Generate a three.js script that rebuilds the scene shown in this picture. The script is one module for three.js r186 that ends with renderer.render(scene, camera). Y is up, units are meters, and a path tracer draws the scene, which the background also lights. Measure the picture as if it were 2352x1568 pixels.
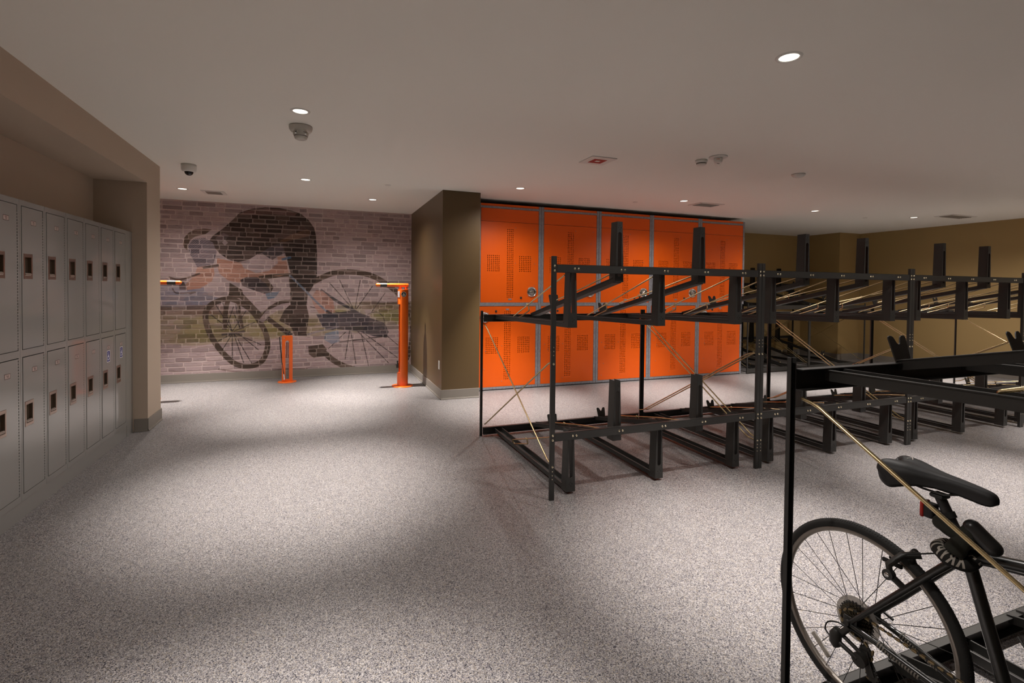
import * as THREE from 'three';
import { mergeGeometries, mergeVertices, toCreasedNormals } from 'three/addons/utils/BufferGeometryUtils.js';
import { RoundedBoxGeometry } from 'three/addons/geometries/RoundedBoxGeometry.js';

// ---------- camera, exposure ----------
const scene = new THREE.Scene();
scene.background = new THREE.Color(0x000000);
const camera = new THREE.PerspectiveCamera(2 * Math.atan(784 / 1157.45) * 180 / Math.PI, 1.5, 0.05, 60);
camera.position.set(0, 1.6, 0);
camera.rotation.set(-0.0197, -0.3664, 0.010, 'YXZ');
camera.setViewOffset(2352, 1568, 0, 98.8, 2352, 1568);
camera.updateProjectionMatrix();
const renderer = new THREE.WebGLRenderer();
renderer.toneMapping = THREE.LinearToneMapping;
renderer.toneMappingExposure = 1.06;
renderer.shadowMap.enabled = true;
const LAMP_COLOR = new THREE.Color().setRGB(1.0, 0.935, 0.885);
const BEAM = [74, 0.50], SPILL = [8.6, 1.3];   // candela on the axis and half angle: reflector beam and wide spill of each downlight

// ---------- room measures (metres) ----------
const HC = 2.988;                                       // ceiling
const XB = -2.22, XL = -1.881, XC = -1.745, HB = 2.711; // locker alcove: back, locker fronts, wall face, soffit
const ZA = -6.555, ZC = -7.04;                          // alcove end, end of that wall
const ZM = -9.624, XP1 = 1.64, XP2 = 2.199, ZP = -7.048; // mural wall, olive wall stub
const ZO = -7.461;                                      // fronts of the orange lockers
const ZB = -9.3, XJ = 11.4, ZJ = -8.3, XR = 12.1;       // far corner and right wall
const XW = -4.1, ZF = 4.6;

// ---------- helpers ----------
let seed = 12345;
const rnd = () => { seed = (seed * 1664525 + 1013904223) >>> 0; return seed / 4294967296; };
const R = (a, b) => a + (b - a) * rnd();
const taken = new Map();
function numbered(name) {
  const n = taken.get(name) ?? 0; taken.set(name, n + 1);
  return n ? `${name}_${String(n).padStart(3, '0')}` : name;
}
function lin(r, g, b) { return new THREE.Color().setRGB(r, g, b); }
function mat(color, roughness = 0.7, metalness = 0, extra = {}) {
  return new THREE.MeshPhysicalMaterial({ color, roughness, metalness, ...extra });
}
function clean(g) {
  let q = g.index ? g.toNonIndexed() : g;
  for (const k of Object.keys(q.attributes)) if (!['position', 'normal', 'uv'].includes(k)) q.deleteAttribute(k);
  if (!q.attributes.normal) q.computeVertexNormals();
  if (!q.attributes.uv) q.setAttribute('uv', new THREE.BufferAttribute(new Float32Array(q.attributes.position.count * 2), 2));
  q.morphAttributes = {};
  return q;
}
function join(list) { const a = (Array.isArray(list) ? list : [list]).map(clean); return a.length > 1 ? mergeGeometries(a) : a[0]; }
function mesh(name, geos, material, parent) {
  const m = new THREE.Mesh(join(geos), material);
  m.name = name; m.castShadow = m.receiveShadow = true;
  if (parent) parent.add(m);
  return m;
}
function sameMesh(name, geometry, material, parent) {           // shares a geometry already made
  const m = new THREE.Mesh(geometry, material); m.name = name; m.castShadow = m.receiveShadow = true; parent.add(m); return m;
}
function thing(name, label, category, [x, y, z] = [0, 0, 0], turn = 0, group) {
  const o = new THREE.Group(); o.name = numbered(name); o.position.set(x, y, z); o.rotation.y = turn;
  o.userData = { label, category }; if (group) o.userData.group = group;
  scene.add(o); return o;
}
function single(name, geos, material, label, category, group) {
  const m = mesh(numbered(name), geos, material, scene);
  m.userData = { label, category }; if (group) m.userData.group = group; return m;
}
function struct(name, geos, material) { const m = mesh(name, geos, material, scene); m.userData.kind = 'structure'; return m; }
function stuff(m) { m.userData.kind = 'stuff'; return m; }
// box by its limits, uv in metres
function box(x0, x1, y0, y1, z0, z1) {
  const g = new THREE.BoxGeometry(Math.abs(x1 - x0), Math.abs(y1 - y0), Math.abs(z1 - z0));
  g.translate((x0 + x1) / 2, (y0 + y1) / 2, (z0 + z1) / 2);
  const p = g.attributes.position, n = g.attributes.normal, uv = g.attributes.uv;
  for (let i = 0; i < p.count; i++) {
    const ax = Math.abs(n.getX(i)), ay = Math.abs(n.getY(i));
    if (ay > 0.5) uv.setXY(i, p.getX(i), p.getZ(i));
    else if (ax > 0.5) uv.setXY(i, p.getZ(i), p.getY(i));
    else uv.setXY(i, p.getX(i), p.getY(i));
  }
  return g;
}
function rbox(x0, x1, y0, y1, z0, z1, r = 0.004, seg = 2) {
  const g = new RoundedBoxGeometry(x1 - x0, y1 - y0, z1 - z0, seg, r);
  g.translate((x0 + x1) / 2, (y0 + y1) / 2, (z0 + z1) / 2); return g;
}
const V = (x, y, z) => new THREE.Vector3(x, y, z);
function rod(a, b, r, seg = 8, r2 = r) {                         // straight round bar from a to b
  const d = b.clone().sub(a), g = new THREE.CylinderGeometry(r2, r, d.length(), seg);
  g.translate(0, d.length() / 2, 0);
  g.applyQuaternion(new THREE.Quaternion().setFromUnitVectors(V(0, 1, 0), d.normalize()));
  g.translate(a.x, a.y, a.z); return g;
}
function bar(points, r, seg = 8, bend = 0.02) {                  // bent round bar with rounded corners
  const path = new THREE.CurvePath(); const P = points;
  let prev = P[0];
  for (let i = 1; i < P.length; i++) {
    if (i === P.length - 1) { path.add(new THREE.LineCurve3(prev, P[i])); break; }
    const a = P[i].clone().add(P[i - 1].clone().sub(P[i]).setLength(Math.min(bend, P[i].distanceTo(P[i - 1]) * 0.45)));
    const b = P[i].clone().add(P[i + 1].clone().sub(P[i]).setLength(Math.min(bend, P[i].distanceTo(P[i + 1]) * 0.45)));
    path.add(new THREE.LineCurve3(prev, a)); path.add(new THREE.QuadraticBezierCurve3(a, P[i], b)); prev = b;
  }
  const pts = [];
  for (const c of path.curves) { const n = c.isLineCurve3 ? 1 : 5; for (let k = 0; k < n; k++) pts.push(c.getPoint(k / n)); }
  pts.push(P[P.length - 1]);
  return sweep(pts, r, seg);
}
function sweep(pts, r, seg = 8, flat = 1) {                      // tube through a list of points, capped
  const n = pts.length, pos = [], idx = [], uv = [];
  let N = null, len = 0;
  for (let i = 0; i < n; i++) {
    const t = pts[Math.min(i + 1, n - 1)].clone().sub(pts[Math.max(i - 1, 0)]).normalize();
    if (i) len += pts[i].distanceTo(pts[i - 1]);
    if (!N) N = (Math.abs(t.y) < 0.9 ? V(0, 1, 0) : V(1, 0, 0)).cross(t).normalize();
    N = N.clone().sub(t.clone().multiplyScalar(N.dot(t))).normalize();
    const B = t.clone().cross(N), rr = typeof r === 'function' ? r(i / (n - 1)) : r;
    for (let k = 0; k <= seg; k++) {
      const a = k / seg * Math.PI * 2, q = pts[i].clone().addScaledVector(N, Math.cos(a) * rr).addScaledVector(B, Math.sin(a) * rr * flat);
      pos.push(q.x, q.y, q.z); uv.push(len, k / seg);
    }
  }
  const w = seg + 1;
  for (let i = 0; i < n - 1; i++) for (let k = 0; k < seg; k++) idx.push(i * w + k, i * w + k + 1, (i + 1) * w + k, i * w + k + 1, (i + 1) * w + k + 1, (i + 1) * w + k);
  for (const [e, flip] of [[0, 1], [n - 1, 0]]) {
    const c = pos.length / 3; pos.push(pts[e].x, pts[e].y, pts[e].z); uv.push(0, 0);
    for (let k = 0; k < seg; k++) flip ? idx.push(c, e * w + k + 1, e * w + k) : idx.push(c, e * w + k, e * w + k + 1);
  }
  const g = new THREE.BufferGeometry();
  g.setAttribute('position', new THREE.Float32BufferAttribute(pos, 3)); g.setAttribute('uv', new THREE.Float32BufferAttribute(uv, 2));
  g.setIndex(idx); g.computeVertexNormals(); return g;
}
function lathe(profile, seg = 32) { return new THREE.LatheGeometry(profile.map(([x, y]) => new THREE.Vector2(x, y)), seg); }
function plate(points, depth, holes = [], curve = 6) {           // flat sheet in xy, extruded along z
  const s = points instanceof THREE.Shape ? points : new THREE.Shape(points.map(p => new THREE.Vector2(p[0], p[1])));
  for (const h of holes) s.holes.push(h);
  return new THREE.ExtrudeGeometry(s, { depth, bevelEnabled: false, curveSegments: curve });
}
function at(g, x = 0, y = 0, z = 0) { g.translate(x, y, z); return g; }
function turn(g, rx = 0, ry = 0, rz = 0) { if (rx) g.rotateX(rx); if (ry) g.rotateY(ry); if (rz) g.rotateZ(rz); return g; }
function canvas(w, h, draw) {
  const c = document.createElement('canvas'); c.width = w; c.height = h; draw(c.getContext('2d'), w, h);
  const t = new THREE.CanvasTexture(c); t.colorSpace = THREE.SRGBColorSpace; t.anisotropy = 8; return t;
}
function dataTex(n, fill, srgb = false) {                         // n x n RGBA computed texture
  const a = new Uint8Array(n * n * 4); fill(a, n);
  const t = new THREE.DataTexture(a, n, n); t.wrapS = t.wrapT = THREE.RepeatWrapping; t.magFilter = THREE.LinearFilter; t.minFilter = THREE.LinearMipmapLinearFilter; t.generateMipmaps = true;
  if (srgb) t.colorSpace = THREE.SRGBColorSpace; t.needsUpdate = true; return t;
}

// ---------- surface textures ----------
// epoxy flake floor: close-packed colour chips, about 4 mm each
const CHIPS = [[158, 154, 152, 19], [129, 125, 124, 26], [107, 103, 104, 23], [136, 127, 114, 9], [85, 83, 86, 11], [55, 54, 63, 6], [24, 25, 33, 6]];
const chipSum = CHIPS.reduce((s, c) => s + c[3], 0);
const floorTex = dataTex(2048, (a, n) => {
  const cell = 4, m = n / cell, px = new Float32Array(m * m), py = new Float32Array(m * m), ci = new Uint8Array(m * m), tone = new Float32Array(m * m);
  for (let i = 0; i < m * m; i++) {
    px[i] = rnd(); py[i] = rnd(); let t = rnd() * chipSum, k = 0;
    while (t > CHIPS[k][3]) t -= CHIPS[k++][3];
    ci[i] = k; tone[i] = R(0.93, 1.07);
  }
  for (let y = 0; y < n; y++) for (let x = 0; x < n; x++) {
    const gx = x >> 2, gy = y >> 2; let best = 1e9, bi = 0;
    for (let v = -1; v <= 1; v++) for (let u = -1; u <= 1; u++) {
      const cx = (gx + u + m) % m, cy = (gy + v + m) % m, i = cy * m + cx;
      const dx = (gx + u + px[i]) * cell - x, dy = (gy + v + py[i]) * cell - y, d = dx * dx + dy * dy;
      if (d < best) { best = d; bi = i; }
    }
    const c = CHIPS[ci[bi]], o = (y * n + x) * 4;
    a[o] = Math.min(255, c[0] * tone[bi]); a[o + 1] = Math.min(255, c[1] * tone[bi]); a[o + 2] = Math.min(255, c[2] * tone[bi]); a[o + 3] = 255;
  }
}, true);
floorTex.repeat.set(1 / 1.8, 1 / 1.8);
const grainTex = dataTex(256, (a, n) => {                           // fine roller texture of wall paint
  const f = new Float32Array(n * n).map(() => rnd());
  for (let y = 0; y < n; y++) for (let x = 0; x < n; x++) {
    let s = 0; for (let v = -1; v <= 1; v++) for (let u = -1; u <= 1; u++) s += f[((y + v + n) % n) * n + (x + u + n) % n];
    const o = (y * n + x) * 4; a[o] = a[o + 1] = a[o + 2] = s / 9 * 255; a[o + 3] = 255;
  }
});
grainTex.repeat.set(1.6, 1.6);
const zincTex = dataTex(512, (a, n) => {                           // galvanised spangle with brushed streaks
  const f = []; for (let i = 0; i < 1500; i++) f.push([rnd() * n, rnd() * n, R(0.90, 1.06)]);
  const G = 16, bins = Array.from({ length: G * G }, () => []);
  f.forEach(p => bins[Math.floor(p[1] / n * G) * G + Math.floor(p[0] / n * G)].push(p));
  for (let y = 0; y < n; y++) for (let x = 0; x < n; x++) {
    const gx = Math.floor(x / n * G), gy = Math.floor(y / n * G); let best = 1e9, t = 1;
    for (let v = -1; v <= 1; v++) for (let u = -1; u <= 1; u++) for (const p of bins[((gy + v + G) % G) * G + (gx + u + G) % G]) {
      let dx = Math.abs(p[0] - x), dy = Math.abs(p[1] - y); dx = Math.min(dx, n - dx); dy = Math.min(dy, n - dy);
      const d = dx * dx + dy * dy; if (d < best) { best = d; t = p[2]; }
    }
    const k = Math.min(255, 172 * t * R(0.95, 1.05)), o = (y * n + x) * 4; a[o] = k; a[o + 1] = k; a[o + 2] = Math.min(255, k * 1.03); a[o + 3] = 255;
  }
}, true);
zincTex.repeat.set(3, 3);

// ---------- materials ----------
const M = {
  ceiling: mat(lin(0.87, 0.85, 0.79), 0.95),
  taupe: mat(lin(0.50, 0.405, 0.315), 0.75, 0, { bumpMap: grainTex, bumpScale: 0.0004 }),
  olive: mat(lin(0.115, 0.072, 0.029), 0.42, 0, { bumpMap: grainTex, bumpScale: 0.0005 }),  // same wall paint as brown, darker: weaker light is put into the colour
  brown: mat(lin(0.385, 0.262, 0.105), 0.6, 0, { bumpMap: grainTex, bumpScale: 0.0005 }),
  base: mat(lin(0.24, 0.215, 0.185), 0.55),
  floor: mat(0xffffff, 0.42, 0, { map: floorTex, specularIntensity: 0.5 }),
  white: mat(lin(0.72, 0.70, 0.66), 0.5),
  offwhite: mat(lin(0.55, 0.53, 0.48), 0.45),
  lockergrey: mat(lin(0.265, 0.26, 0.245), 0.34, 0, { clearcoat: 0.85, clearcoatRoughness: 0.06 }),
  dark: mat(lin(0.012, 0.012, 0.012), 0.6),
  steel: mat(lin(0.55, 0.5, 0.45), 0.28, 1),
  chrome: mat(lin(0.75, 0.75, 0.75), 0.12, 1),
  orange: mat(lin(0.88, 0.118, 0.0), 0.42),
  orangeGloss: mat(lin(0.78, 0.125, 0.006), 0.30, 0, { clearcoat: 0.4, clearcoatRoughness: 0.25 }),
  zinc: mat(lin(0.8, 0.8, 0.82), 0.45, 0.3, { map: zincTex }),
  black: mat(lin(0.031, 0.0295, 0.027), 0.45),
  gold: mat(lin(0.78, 0.63, 0.36), 0.26, 1),
  goldbolt: mat(lin(0.85, 0.76, 0.55), 0.22, 1),
  rubber: mat(lin(0.016, 0.016, 0.015), 0.75),
  rim: mat(lin(0.30, 0.27, 0.24), 0.35, 0.8),
  frame: mat(lin(0.012, 0.0125, 0.011), 0.28, 0, { clearcoat: 0.5, clearcoatRoughness: 0.2 }),
  saddle: mat(lin(0.011, 0.011, 0.0115), 0.55),
  red: mat(lin(0.45, 0.02, 0.012), 0.35),
  redprint: mat(lin(0.42, 0.035, 0.025), 0.6),
  lens: mat(lin(0.9, 0.87, 0.8), 0.4, 0, { emissive: lin(1, 0.93, 0.80), emissiveIntensity: 3.0 }),
  clear: mat(0xffffff, 0.05, 0, { transmission: 1, thickness: 0, ior: 1.45 }),
};

// ---------- the room ----------
struct('floor', box(XW - 0.2, XR + 0.2, -0.12, 0, ZM - 0.2, ZF + 0.2), M.floor);
struct('ceiling', box(XW - 0.2, XR + 0.2, HC, HC + 0.12, ZM - 0.2, ZF + 0.2), M.ceiling);
// alcove wall with the soffit above the lockers, one painted mass
struct('wall_left', [
  box(XB - 0.15, XB, 0, HC, ZA, ZF), box(XB - 0.15, XC, 0, HC, ZC, ZA),
  box(XB, XC, HB, HC, ZA, -1.6), box(XB, XC, 0, HC, -1.6, ZF),
], M.taupe);
struct('wall_far_left', [box(XW - 0.2, XW, 0, HC, ZM, ZC + 0.15), box(XW, XB - 0.15, 0, HC, ZC, ZC + 0.15)], M.taupe);
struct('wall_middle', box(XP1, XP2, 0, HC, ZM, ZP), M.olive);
struct('wall_rear', [box(XP2, XJ, 0, HC, ZB - 0.4, ZB), box(XJ, XR + 0.2, 0, HC, ZB - 0.4, ZJ)], M.brown);
struct('wall_right', box(XR, XR + 0.2, 0, HC, ZJ, ZF + 0.2), M.brown);
struct('wall_front', box(XW - 0.2, XR + 0.2, 0, HC, ZF, ZF + 0.2), M.taupe);
// vinyl cove base along a wall line: strip, rounded lip and a spread foot
function cove(name, x0, z0, x1, z1, nx, nz, h = 0.14) {
  const run = (t, y0, y1) => rbox(Math.min(x0, x1, x0 + nx * t, x1 + nx * t), Math.max(x0, x1, x0 + nx * t, x1 + nx * t), y0, y1, Math.min(z0, z1, z0 + nz * t, z1 + nz * t), Math.max(z0, z1, z0 + nz * t, z1 + nz * t), 0.002, 1);
  return join([run(0.009, 0.004, h), run(0.018, 0, 0.014), run(0.013, 0.010, 0.022)]);
}
struct('baseboard_back', cove('b', XW, ZM + 0.006, XP1, ZM + 0.006, 0, 1), M.base);
struct('baseboard_middle', [cove('b', XP1, ZM, XP1, ZP, -1, 0), cove('b', XP1 - 0.01, ZP, XP2, ZP, 0, 1)], M.base);
struct('baseboard_left', [cove('b', XL + 0.012, ZA, XC, ZA, 0, 1), cove('b', XC, ZC, XC, ZA + 0.01, 1, 0), cove('b', XB - 0.15, ZC, XC + 0.01, ZC, 0, -1)], M.base);
struct('baseboard_right', [cove('b', XR, ZJ, XR, ZF, -1, 0), cove('b', XJ, ZJ, XR, ZJ, 0, 1), cove('b', XJ, ZB, XJ, ZJ + 0.01, -1, 0), cove('b', 7.7, ZB, XJ, ZB, 0, 1)], M.base);

// ---------- brick wall with the printed cyclist ----------
const SILHOUETTES = {jersey:[-1.64,2.43,-1.49,2.56,-1.34,2.72,-1.25,2.83,-1.07,2.91,-0.86,2.95,-0.64,2.95,-0.44,2.92,-0.29,2.87,-0.17,2.77,-0.08,2.64,-0.05,2.51,-0.03,2.2,-0.03,1.87,-0.17,1.83,-0.35,1.8,-0.46,1.83,-0.5,2.0,-0.54,2.14,-0.59,2.34,-0.76,2.29,-0.9,2.17,-0.98,2.14,-1.11,2.05,-1.27,2.0,-1.42,2.04,-1.55,2.14,-1.64,2.25,-1.72,2.31],shoulder:[-1.27,2.79,-1.15,2.87,-0.86,2.93,-0.56,2.93,-0.35,2.88,-0.4,2.83,-0.76,2.84,-1.07,2.81],hip:[-0.44,2.92,-0.29,2.87,-0.17,2.77,-0.08,2.64,-0.05,2.51,-0.03,2.2,-0.03,1.87,-0.17,1.83,-0.46,1.83,-0.56,2.27,-0.19,2.6],helmet:[-2.07,2.29,-2.05,2.38,-1.99,2.46,-1.9,2.52,-1.75,2.54,-1.66,2.53,-1.75,2.45,-1.9,2.4,-1.97,2.34,-2.0,2.25,-2.01,2.17,-2.05,2.21],sleeve1:[-2.0,2.25,-1.92,2.36,-1.75,2.39,-1.64,2.31,-1.59,2.16,-1.64,1.95,-1.87,1.9,-1.92,2.01,-1.97,2.11],sleeve2:[-0.92,2.17,-0.76,2.3,-0.59,2.36,-0.55,2.18,-0.66,2.12,-0.75,2.05,-0.84,2.11],forearm:[-1.87,1.9,-1.64,1.94,-1.62,1.8,-1.66,1.67,-1.83,1.55,-2.03,1.52,-2.06,1.58,-1.97,1.69,-1.9,1.78],arm2:[-1.58,2.06,-1.42,2.02,-1.23,1.99,-1.19,1.9,-1.0,1.82,-0.8,1.86,-0.66,2.0,-0.67,2.11,-0.56,2.13,-0.51,2.0,-0.49,1.82,-0.64,1.77,-0.84,1.78,-1.04,1.68,-1.27,1.65,-1.42,1.69,-1.55,1.8,-1.59,1.96],shoehand:[-0.64,2.38,-0.44,2.51,-0.19,2.61,-0.13,2.58,-0.16,2.49,-0.35,2.43,-0.56,2.37],grip:[-2.13,1.64,-2.06,1.66,-2.01,1.53,-2.12,1.53],lever:[-2.02,1.48,-1.9,1.5,-1.88,1.48,-1.97,1.45],hood:[-1.24,1.7,-1.15,1.75,-0.98,1.75,-0.86,1.65,-0.75,1.49,-0.88,1.47,-1.04,1.53,-1.21,1.6],bluepatch:[-0.86,1.47,-0.63,1.52,-0.7,1.4,-0.82,1.37],thigh:[-0.49,1.81,-0.25,1.82,-0.06,1.83,-0.11,1.65,-0.29,1.33,-0.37,1.3,-0.45,1.31,-0.47,1.56],shin:[-0.12,1.4,-0.04,1.54,0.07,1.52,0.24,1.36,0.28,1.14,0.01,1.11,-0.09,1.28],sock:[-0.04,1.11,0.3,1.13,0.35,0.87,0.24,0.82,0.07,0.87],shoe:[0.11,0.76,0.33,0.82,0.36,0.61,0.22,0.57,0.09,0.65],bbblock:[-0.44,1.31,-0.22,1.31,-0.18,1.11,-0.23,0.9,-0.19,0.72,-0.39,0.73,-0.45,0.89,-0.64,1.0,-0.56,1.18],shoe2:[-0.17,0.54,0.07,0.57,0.14,0.48,0.09,0.35,-0.08,0.33,-0.16,0.4],cluster:[0.35,1.11,0.64,1.15,0.88,1.06,0.86,0.91,0.64,0.88,0.37,0.89],derail:[0.82,0.9,1.09,0.9,1.22,0.78,1.19,0.66,0.96,0.69,0.73,0.77],headtube:[-1.4,1.65,-1.21,1.53,-1.19,1.39,-1.41,1.39],gap:[-0.98,2.15,-1.17,1.97,-1.14,1.88,-0.92,1.83,-0.76,1.93,-0.67,2.01,-0.82,2.1],leg:[-0.46,1.82,-0.03,1.86,-0.04,1.72,-0.11,1.58,-0.18,1.46,-0.2,1.27,-0.16,1.07,-0.2,0.79,-0.36,0.75,-0.42,0.97,-0.46,1.27,-0.46,1.58],topbar:[-1.21,1.7,-1.03,1.77,-0.61,1.82,-0.39,1.82,-0.36,1.78,-0.61,1.76,-0.82,1.72,-0.73,1.58,-0.76,1.51,-0.97,1.59,-1.18,1.62],drive:[-0.01,1.09,0.28,1.13,0.55,1.17,0.83,1.05,1.14,0.94,1.23,0.76,1.14,0.67,0.83,0.76,0.49,0.81,0.22,0.85,0.06,0.9],bidon:[-0.96,1.01,-0.85,1.17,-0.61,1.29,-0.46,1.32,-0.46,1.29,-0.61,1.22,-0.81,1.07,-0.89,0.97],collar:[-1.61,2.39,-1.49,2.48,-1.41,2.44,-1.47,2.35,-1.56,2.3],flash1:[-1.51,2.32,-1.47,2.37,-1.42,2.32,-1.47,2.27]};
const STROKES = {frontwheel:[0.085,1,-1.75,1.04,-1.74,1.18,-1.67,1.28,-1.57,1.34,-1.42,1.38,-1.25,1.32,-1.07,1.18,-0.94,0.98,-0.85,0.78,-0.82,0.6,-0.85,0.43,-0.92,0.3,-1.06,0.23,-1.19,0.23,-1.33,0.29,-1.46,0.42,-1.59,0.6,-1.69,0.8],rearwheel:[0.095,0,-0.13,1.65,-0.06,1.7,0.07,1.77,0.24,1.84,0.46,1.87,0.68,1.86,0.91,1.81,1.14,1.69,1.35,1.53,1.49,1.38,1.6,1.21,1.66,0.94,1.66,0.63,1.61,0.36,1.48,0.16,1.19,0.06,0.85,0.06,0.51,0.13,0.27,0.26,0.05,0.44,-0.14,0.46],forkA:[0.07,0,-1.38,1.46,-1.44,1.29,-1.48,0.86],forkB:[0.05,0,-1.28,1.36,-1.21,0.87],downtube:[0.085,0,-1.25,1.46,-1.07,1.25,-0.86,1.0],arch:[0.06,0,-0.94,1.02,-0.82,1.18,-0.64,1.31,-0.43,1.34],tube2:[0.075,0,-0.84,1.06,-0.64,0.89,-0.45,0.74],bluetube:[0.035,0,-0.48,1.8,-0.29,1.6,-0.04,1.33,0.13,1.16],stay:[0.05,0,0.03,1.54,0.28,1.36,0.53,1.21,0.71,1.1],stay2:[0.04,0,0.13,1.17,0.37,1.01],seatline:[0.03,0,-0.96,1.75,-0.76,1.79,-0.56,1.81,-0.37,1.82],bar:[0.03,0,-2.27,1.73,-2.14,1.69,-1.99,1.73,-1.83,1.8],bar2:[0.018,0,-2.22,1.55,-2.18,1.48,-2.08,1.47,-1.97,1.48],axle:[0.04,0,-1.52,0.78,-1.34,0.8,-1.17,0.83],crank:[0.03,0,-0.18,0.75,0.07,0.82,0.35,0.88],chain:[0.02,0,0.35,0.6,0.64,0.63,1.19,0.69],cable:[0.014,0,0.84,1.1,1.0,1.14,1.12,1.05,1.14,0.9,1.07,0.83],groundA:[0.02,0,-1.57,0.2,-1.31,0.15,-0.96,0.12,-0.56,0.15,-0.18,0.14]};
const SPOKE_LINES = [[0.6,1.18,0.18,1.67],[0.6,1.18,0.35,1.73],[0.62,1.19,0.71,1.73],[0.64,1.19,0.93,1.62],[0.9,1.12,1.16,1.5],[0.53,0.82,0.45,0.28],[0.55,0.8,0.64,0.19],[0.73,0.75,0.87,0.12],[0.64,0.82,1.23,0.18],[0.73,0.79,1.4,0.27],[1.14,0.74,1.4,0.51],[0.46,0.78,0.16,0.48],[-0.14,1.24,0.82,1.03],[-1.36,0.83,-1.61,1.29],[-1.36,0.83,-1.68,1.12],[-1.36,0.83,-1.5,1.31],[-1.36,0.83,-1.15,1.18],[-1.34,0.83,-1.02,0.98],[-1.36,0.79,-1.57,0.67],[-1.36,0.79,-1.53,0.48],[-1.36,0.79,-1.36,0.38],[-1.34,0.79,-1.19,0.29],[-1.33,0.79,-1.07,0.28],[-1.31,0.79,-0.92,0.59],[-1.27,0.79,-0.96,0.5],[-1.46,0.86,-1.34,1.25],[-1.25,0.86,-1.31,1.29],[-1.23,0.86,-1.34,1.14]];
const MW = XP1 - XW, PX = 2048 / MW, MH = Math.round(HC * PX);
const wx = x => (x - XW) * PX, wy = y => (HC - y) * PX;
function paintMural(c, w, h) {
  c.fillStyle = 'rgb(160,142,142)'; c.fillRect(0, 0, w, h);
  const blot = (x, y, rx, ry, col, a) => { for (let k = 0; k < 26; k++) { c.globalAlpha = a * R(0.4, 1); c.fillStyle = col; const px = wx(x + R(-1, 1) * rx), py = wy(y + R(-1, 1) * ry); c.beginPath(); c.ellipse(px, py, R(0.25, 0.5) * rx * PX, R(0.25, 0.5) * ry * PX, 0, 0, 7); c.fill(); } c.globalAlpha = 1; };
  // printed scenery: blue distance, meadow, pinkish road
  c.globalAlpha = 0.55; c.fillStyle = 'rgb(180,158,158)'; c.fillRect(0, wy(0.75), w, h);
  c.globalAlpha = 1;
  blot(-2.5, 1.40, 0.75, 0.18, 'rgb(100,104,124)', 0.3);
  blot(-2.6, 0.95, 1.3, 0.26, 'rgb(112,98,62)', 0.4); blot(-1.3, 0.88, 0.7, 0.2, 'rgb(126,116,66)', 0.4); blot(-0.4, 0.95, 0.5, 0.2, 'rgb(120,108,66)', 0.34);
  blot(1.05, 1.08, 0.65, 0.22, 'rgb(120,114,62)', 0.4); blot(0.45, 1.0, 0.3, 0.18, 'rgb(120,114,62)', 0.3);
  blot(-2.0, 1.15, 0.8, 0.10, 'rgb(86,64,50)', 0.35); blot(1.2, 1.25, 0.4, 0.08, 'rgb(76,58,40)', 0.4);
  const area = (n, col, a = 0.9) => { const p = SILHOUETTES[n]; c.globalAlpha = a; c.fillStyle = col; c.beginPath(); const m = p.length / 2; for (let i = 0; i < m; i++) i ? c.lineTo(wx(p[i * 2]), wy(p[i * 2 + 1])) : c.moveTo(wx(p[0]), wy(p[1])); c.closePath(); c.fill(); c.globalAlpha = 1; };
  const stroke = (n, col, a = 0.9) => { const p = STROKES[n]; c.globalAlpha = a; c.strokeStyle = col; c.lineWidth = p[0] * PX; c.lineCap = 'butt'; c.lineJoin = 'round'; const q = []; for (let i = 2; i < p.length; i += 2) q.push(new THREE.Vector2(wx(p[i]), wy(p[i + 1]))); const s = q.length > 2 ? new THREE.CatmullRomCurve3(q.map(v => V(v.x, v.y, 0)), !!p[1]).getPoints(q.length * 8) : q; c.beginPath(); s.forEach((v, i) => i ? c.lineTo(v.x, v.y) : c.moveTo(v.x, v.y)); if (p[1]) c.closePath(); c.stroke(); c.globalAlpha = 1; };
  const D = 'rgb(38,25,17)', D2 = 'rgb(52,38,26)', SK = 'rgb(160,114,94)';
  for (const [x0, y0, x1, y1] of SPOKE_LINES) { c.strokeStyle = 'rgb(36,28,26)'; c.globalAlpha = 0.85; c.lineWidth = 0.013 * PX; c.beginPath(); c.moveTo(wx(x0), wy(y0)); c.lineTo(wx(x1), wy(y1)); c.stroke(); }
  c.globalAlpha = 1;
  stroke('frontwheel', D2); stroke('rearwheel', D2); stroke('forkA', D2); stroke('forkB', D2); area('headtube', D2);
  stroke('downtube', D2); stroke('arch', D2); stroke('tube2', D); area('drive', 'rgb(44,38,42)', 0.8); area('thigh', D); area('leg', D, 0.92); area('bidon', 'rgb(160,140,142)', 0.8); area('topbar', D2, 0.9); area('bbblock', D); stroke('stay', 'rgb(46,42,46)'); area('shin', 'rgb(160,112,96)', 0.85); stroke('stay2', 'rgb(46,42,46)');
  stroke('bluetube', 'rgb(84,98,118)'); area('cluster', 'rgb(42,38,44)'); area('derail', 'rgb(42,38,44)', 0.85); area('sock', 'rgb(44,42,50)'); area('shoe', 'rgb(112,124,142)', 0.85); area('shoe2', D2, 0.85); stroke('crank', 'rgb(120,112,118)'); stroke('chain', 'rgb(48,40,38)', 0.8); stroke('cable', 'rgb(52,44,40)', 0.8); stroke('axle', 'rgb(60,50,46)'); stroke('groundA', 'rgb(80,60,54)', 0.7);
  area('jersey', D); area('hip', 'rgb(30,20,14)', 0.7); area('shoulder', 'rgb(118,86,80)', 0.7); area('collar', 'rgb(120,104,108)', 0.5); area('flash1', 'rgb(150,134,138)', 0.8); area('gap', 'rgb(168,150,152)', 1);
  area('arm2', SK); area('helmet', 'rgb(62,44,30)'); area('sleeve1', 'rgb(116,104,112)', 0.95); area('sleeve2', 'rgb(70,60,64)', 0.95); area('forearm', SK);
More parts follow.
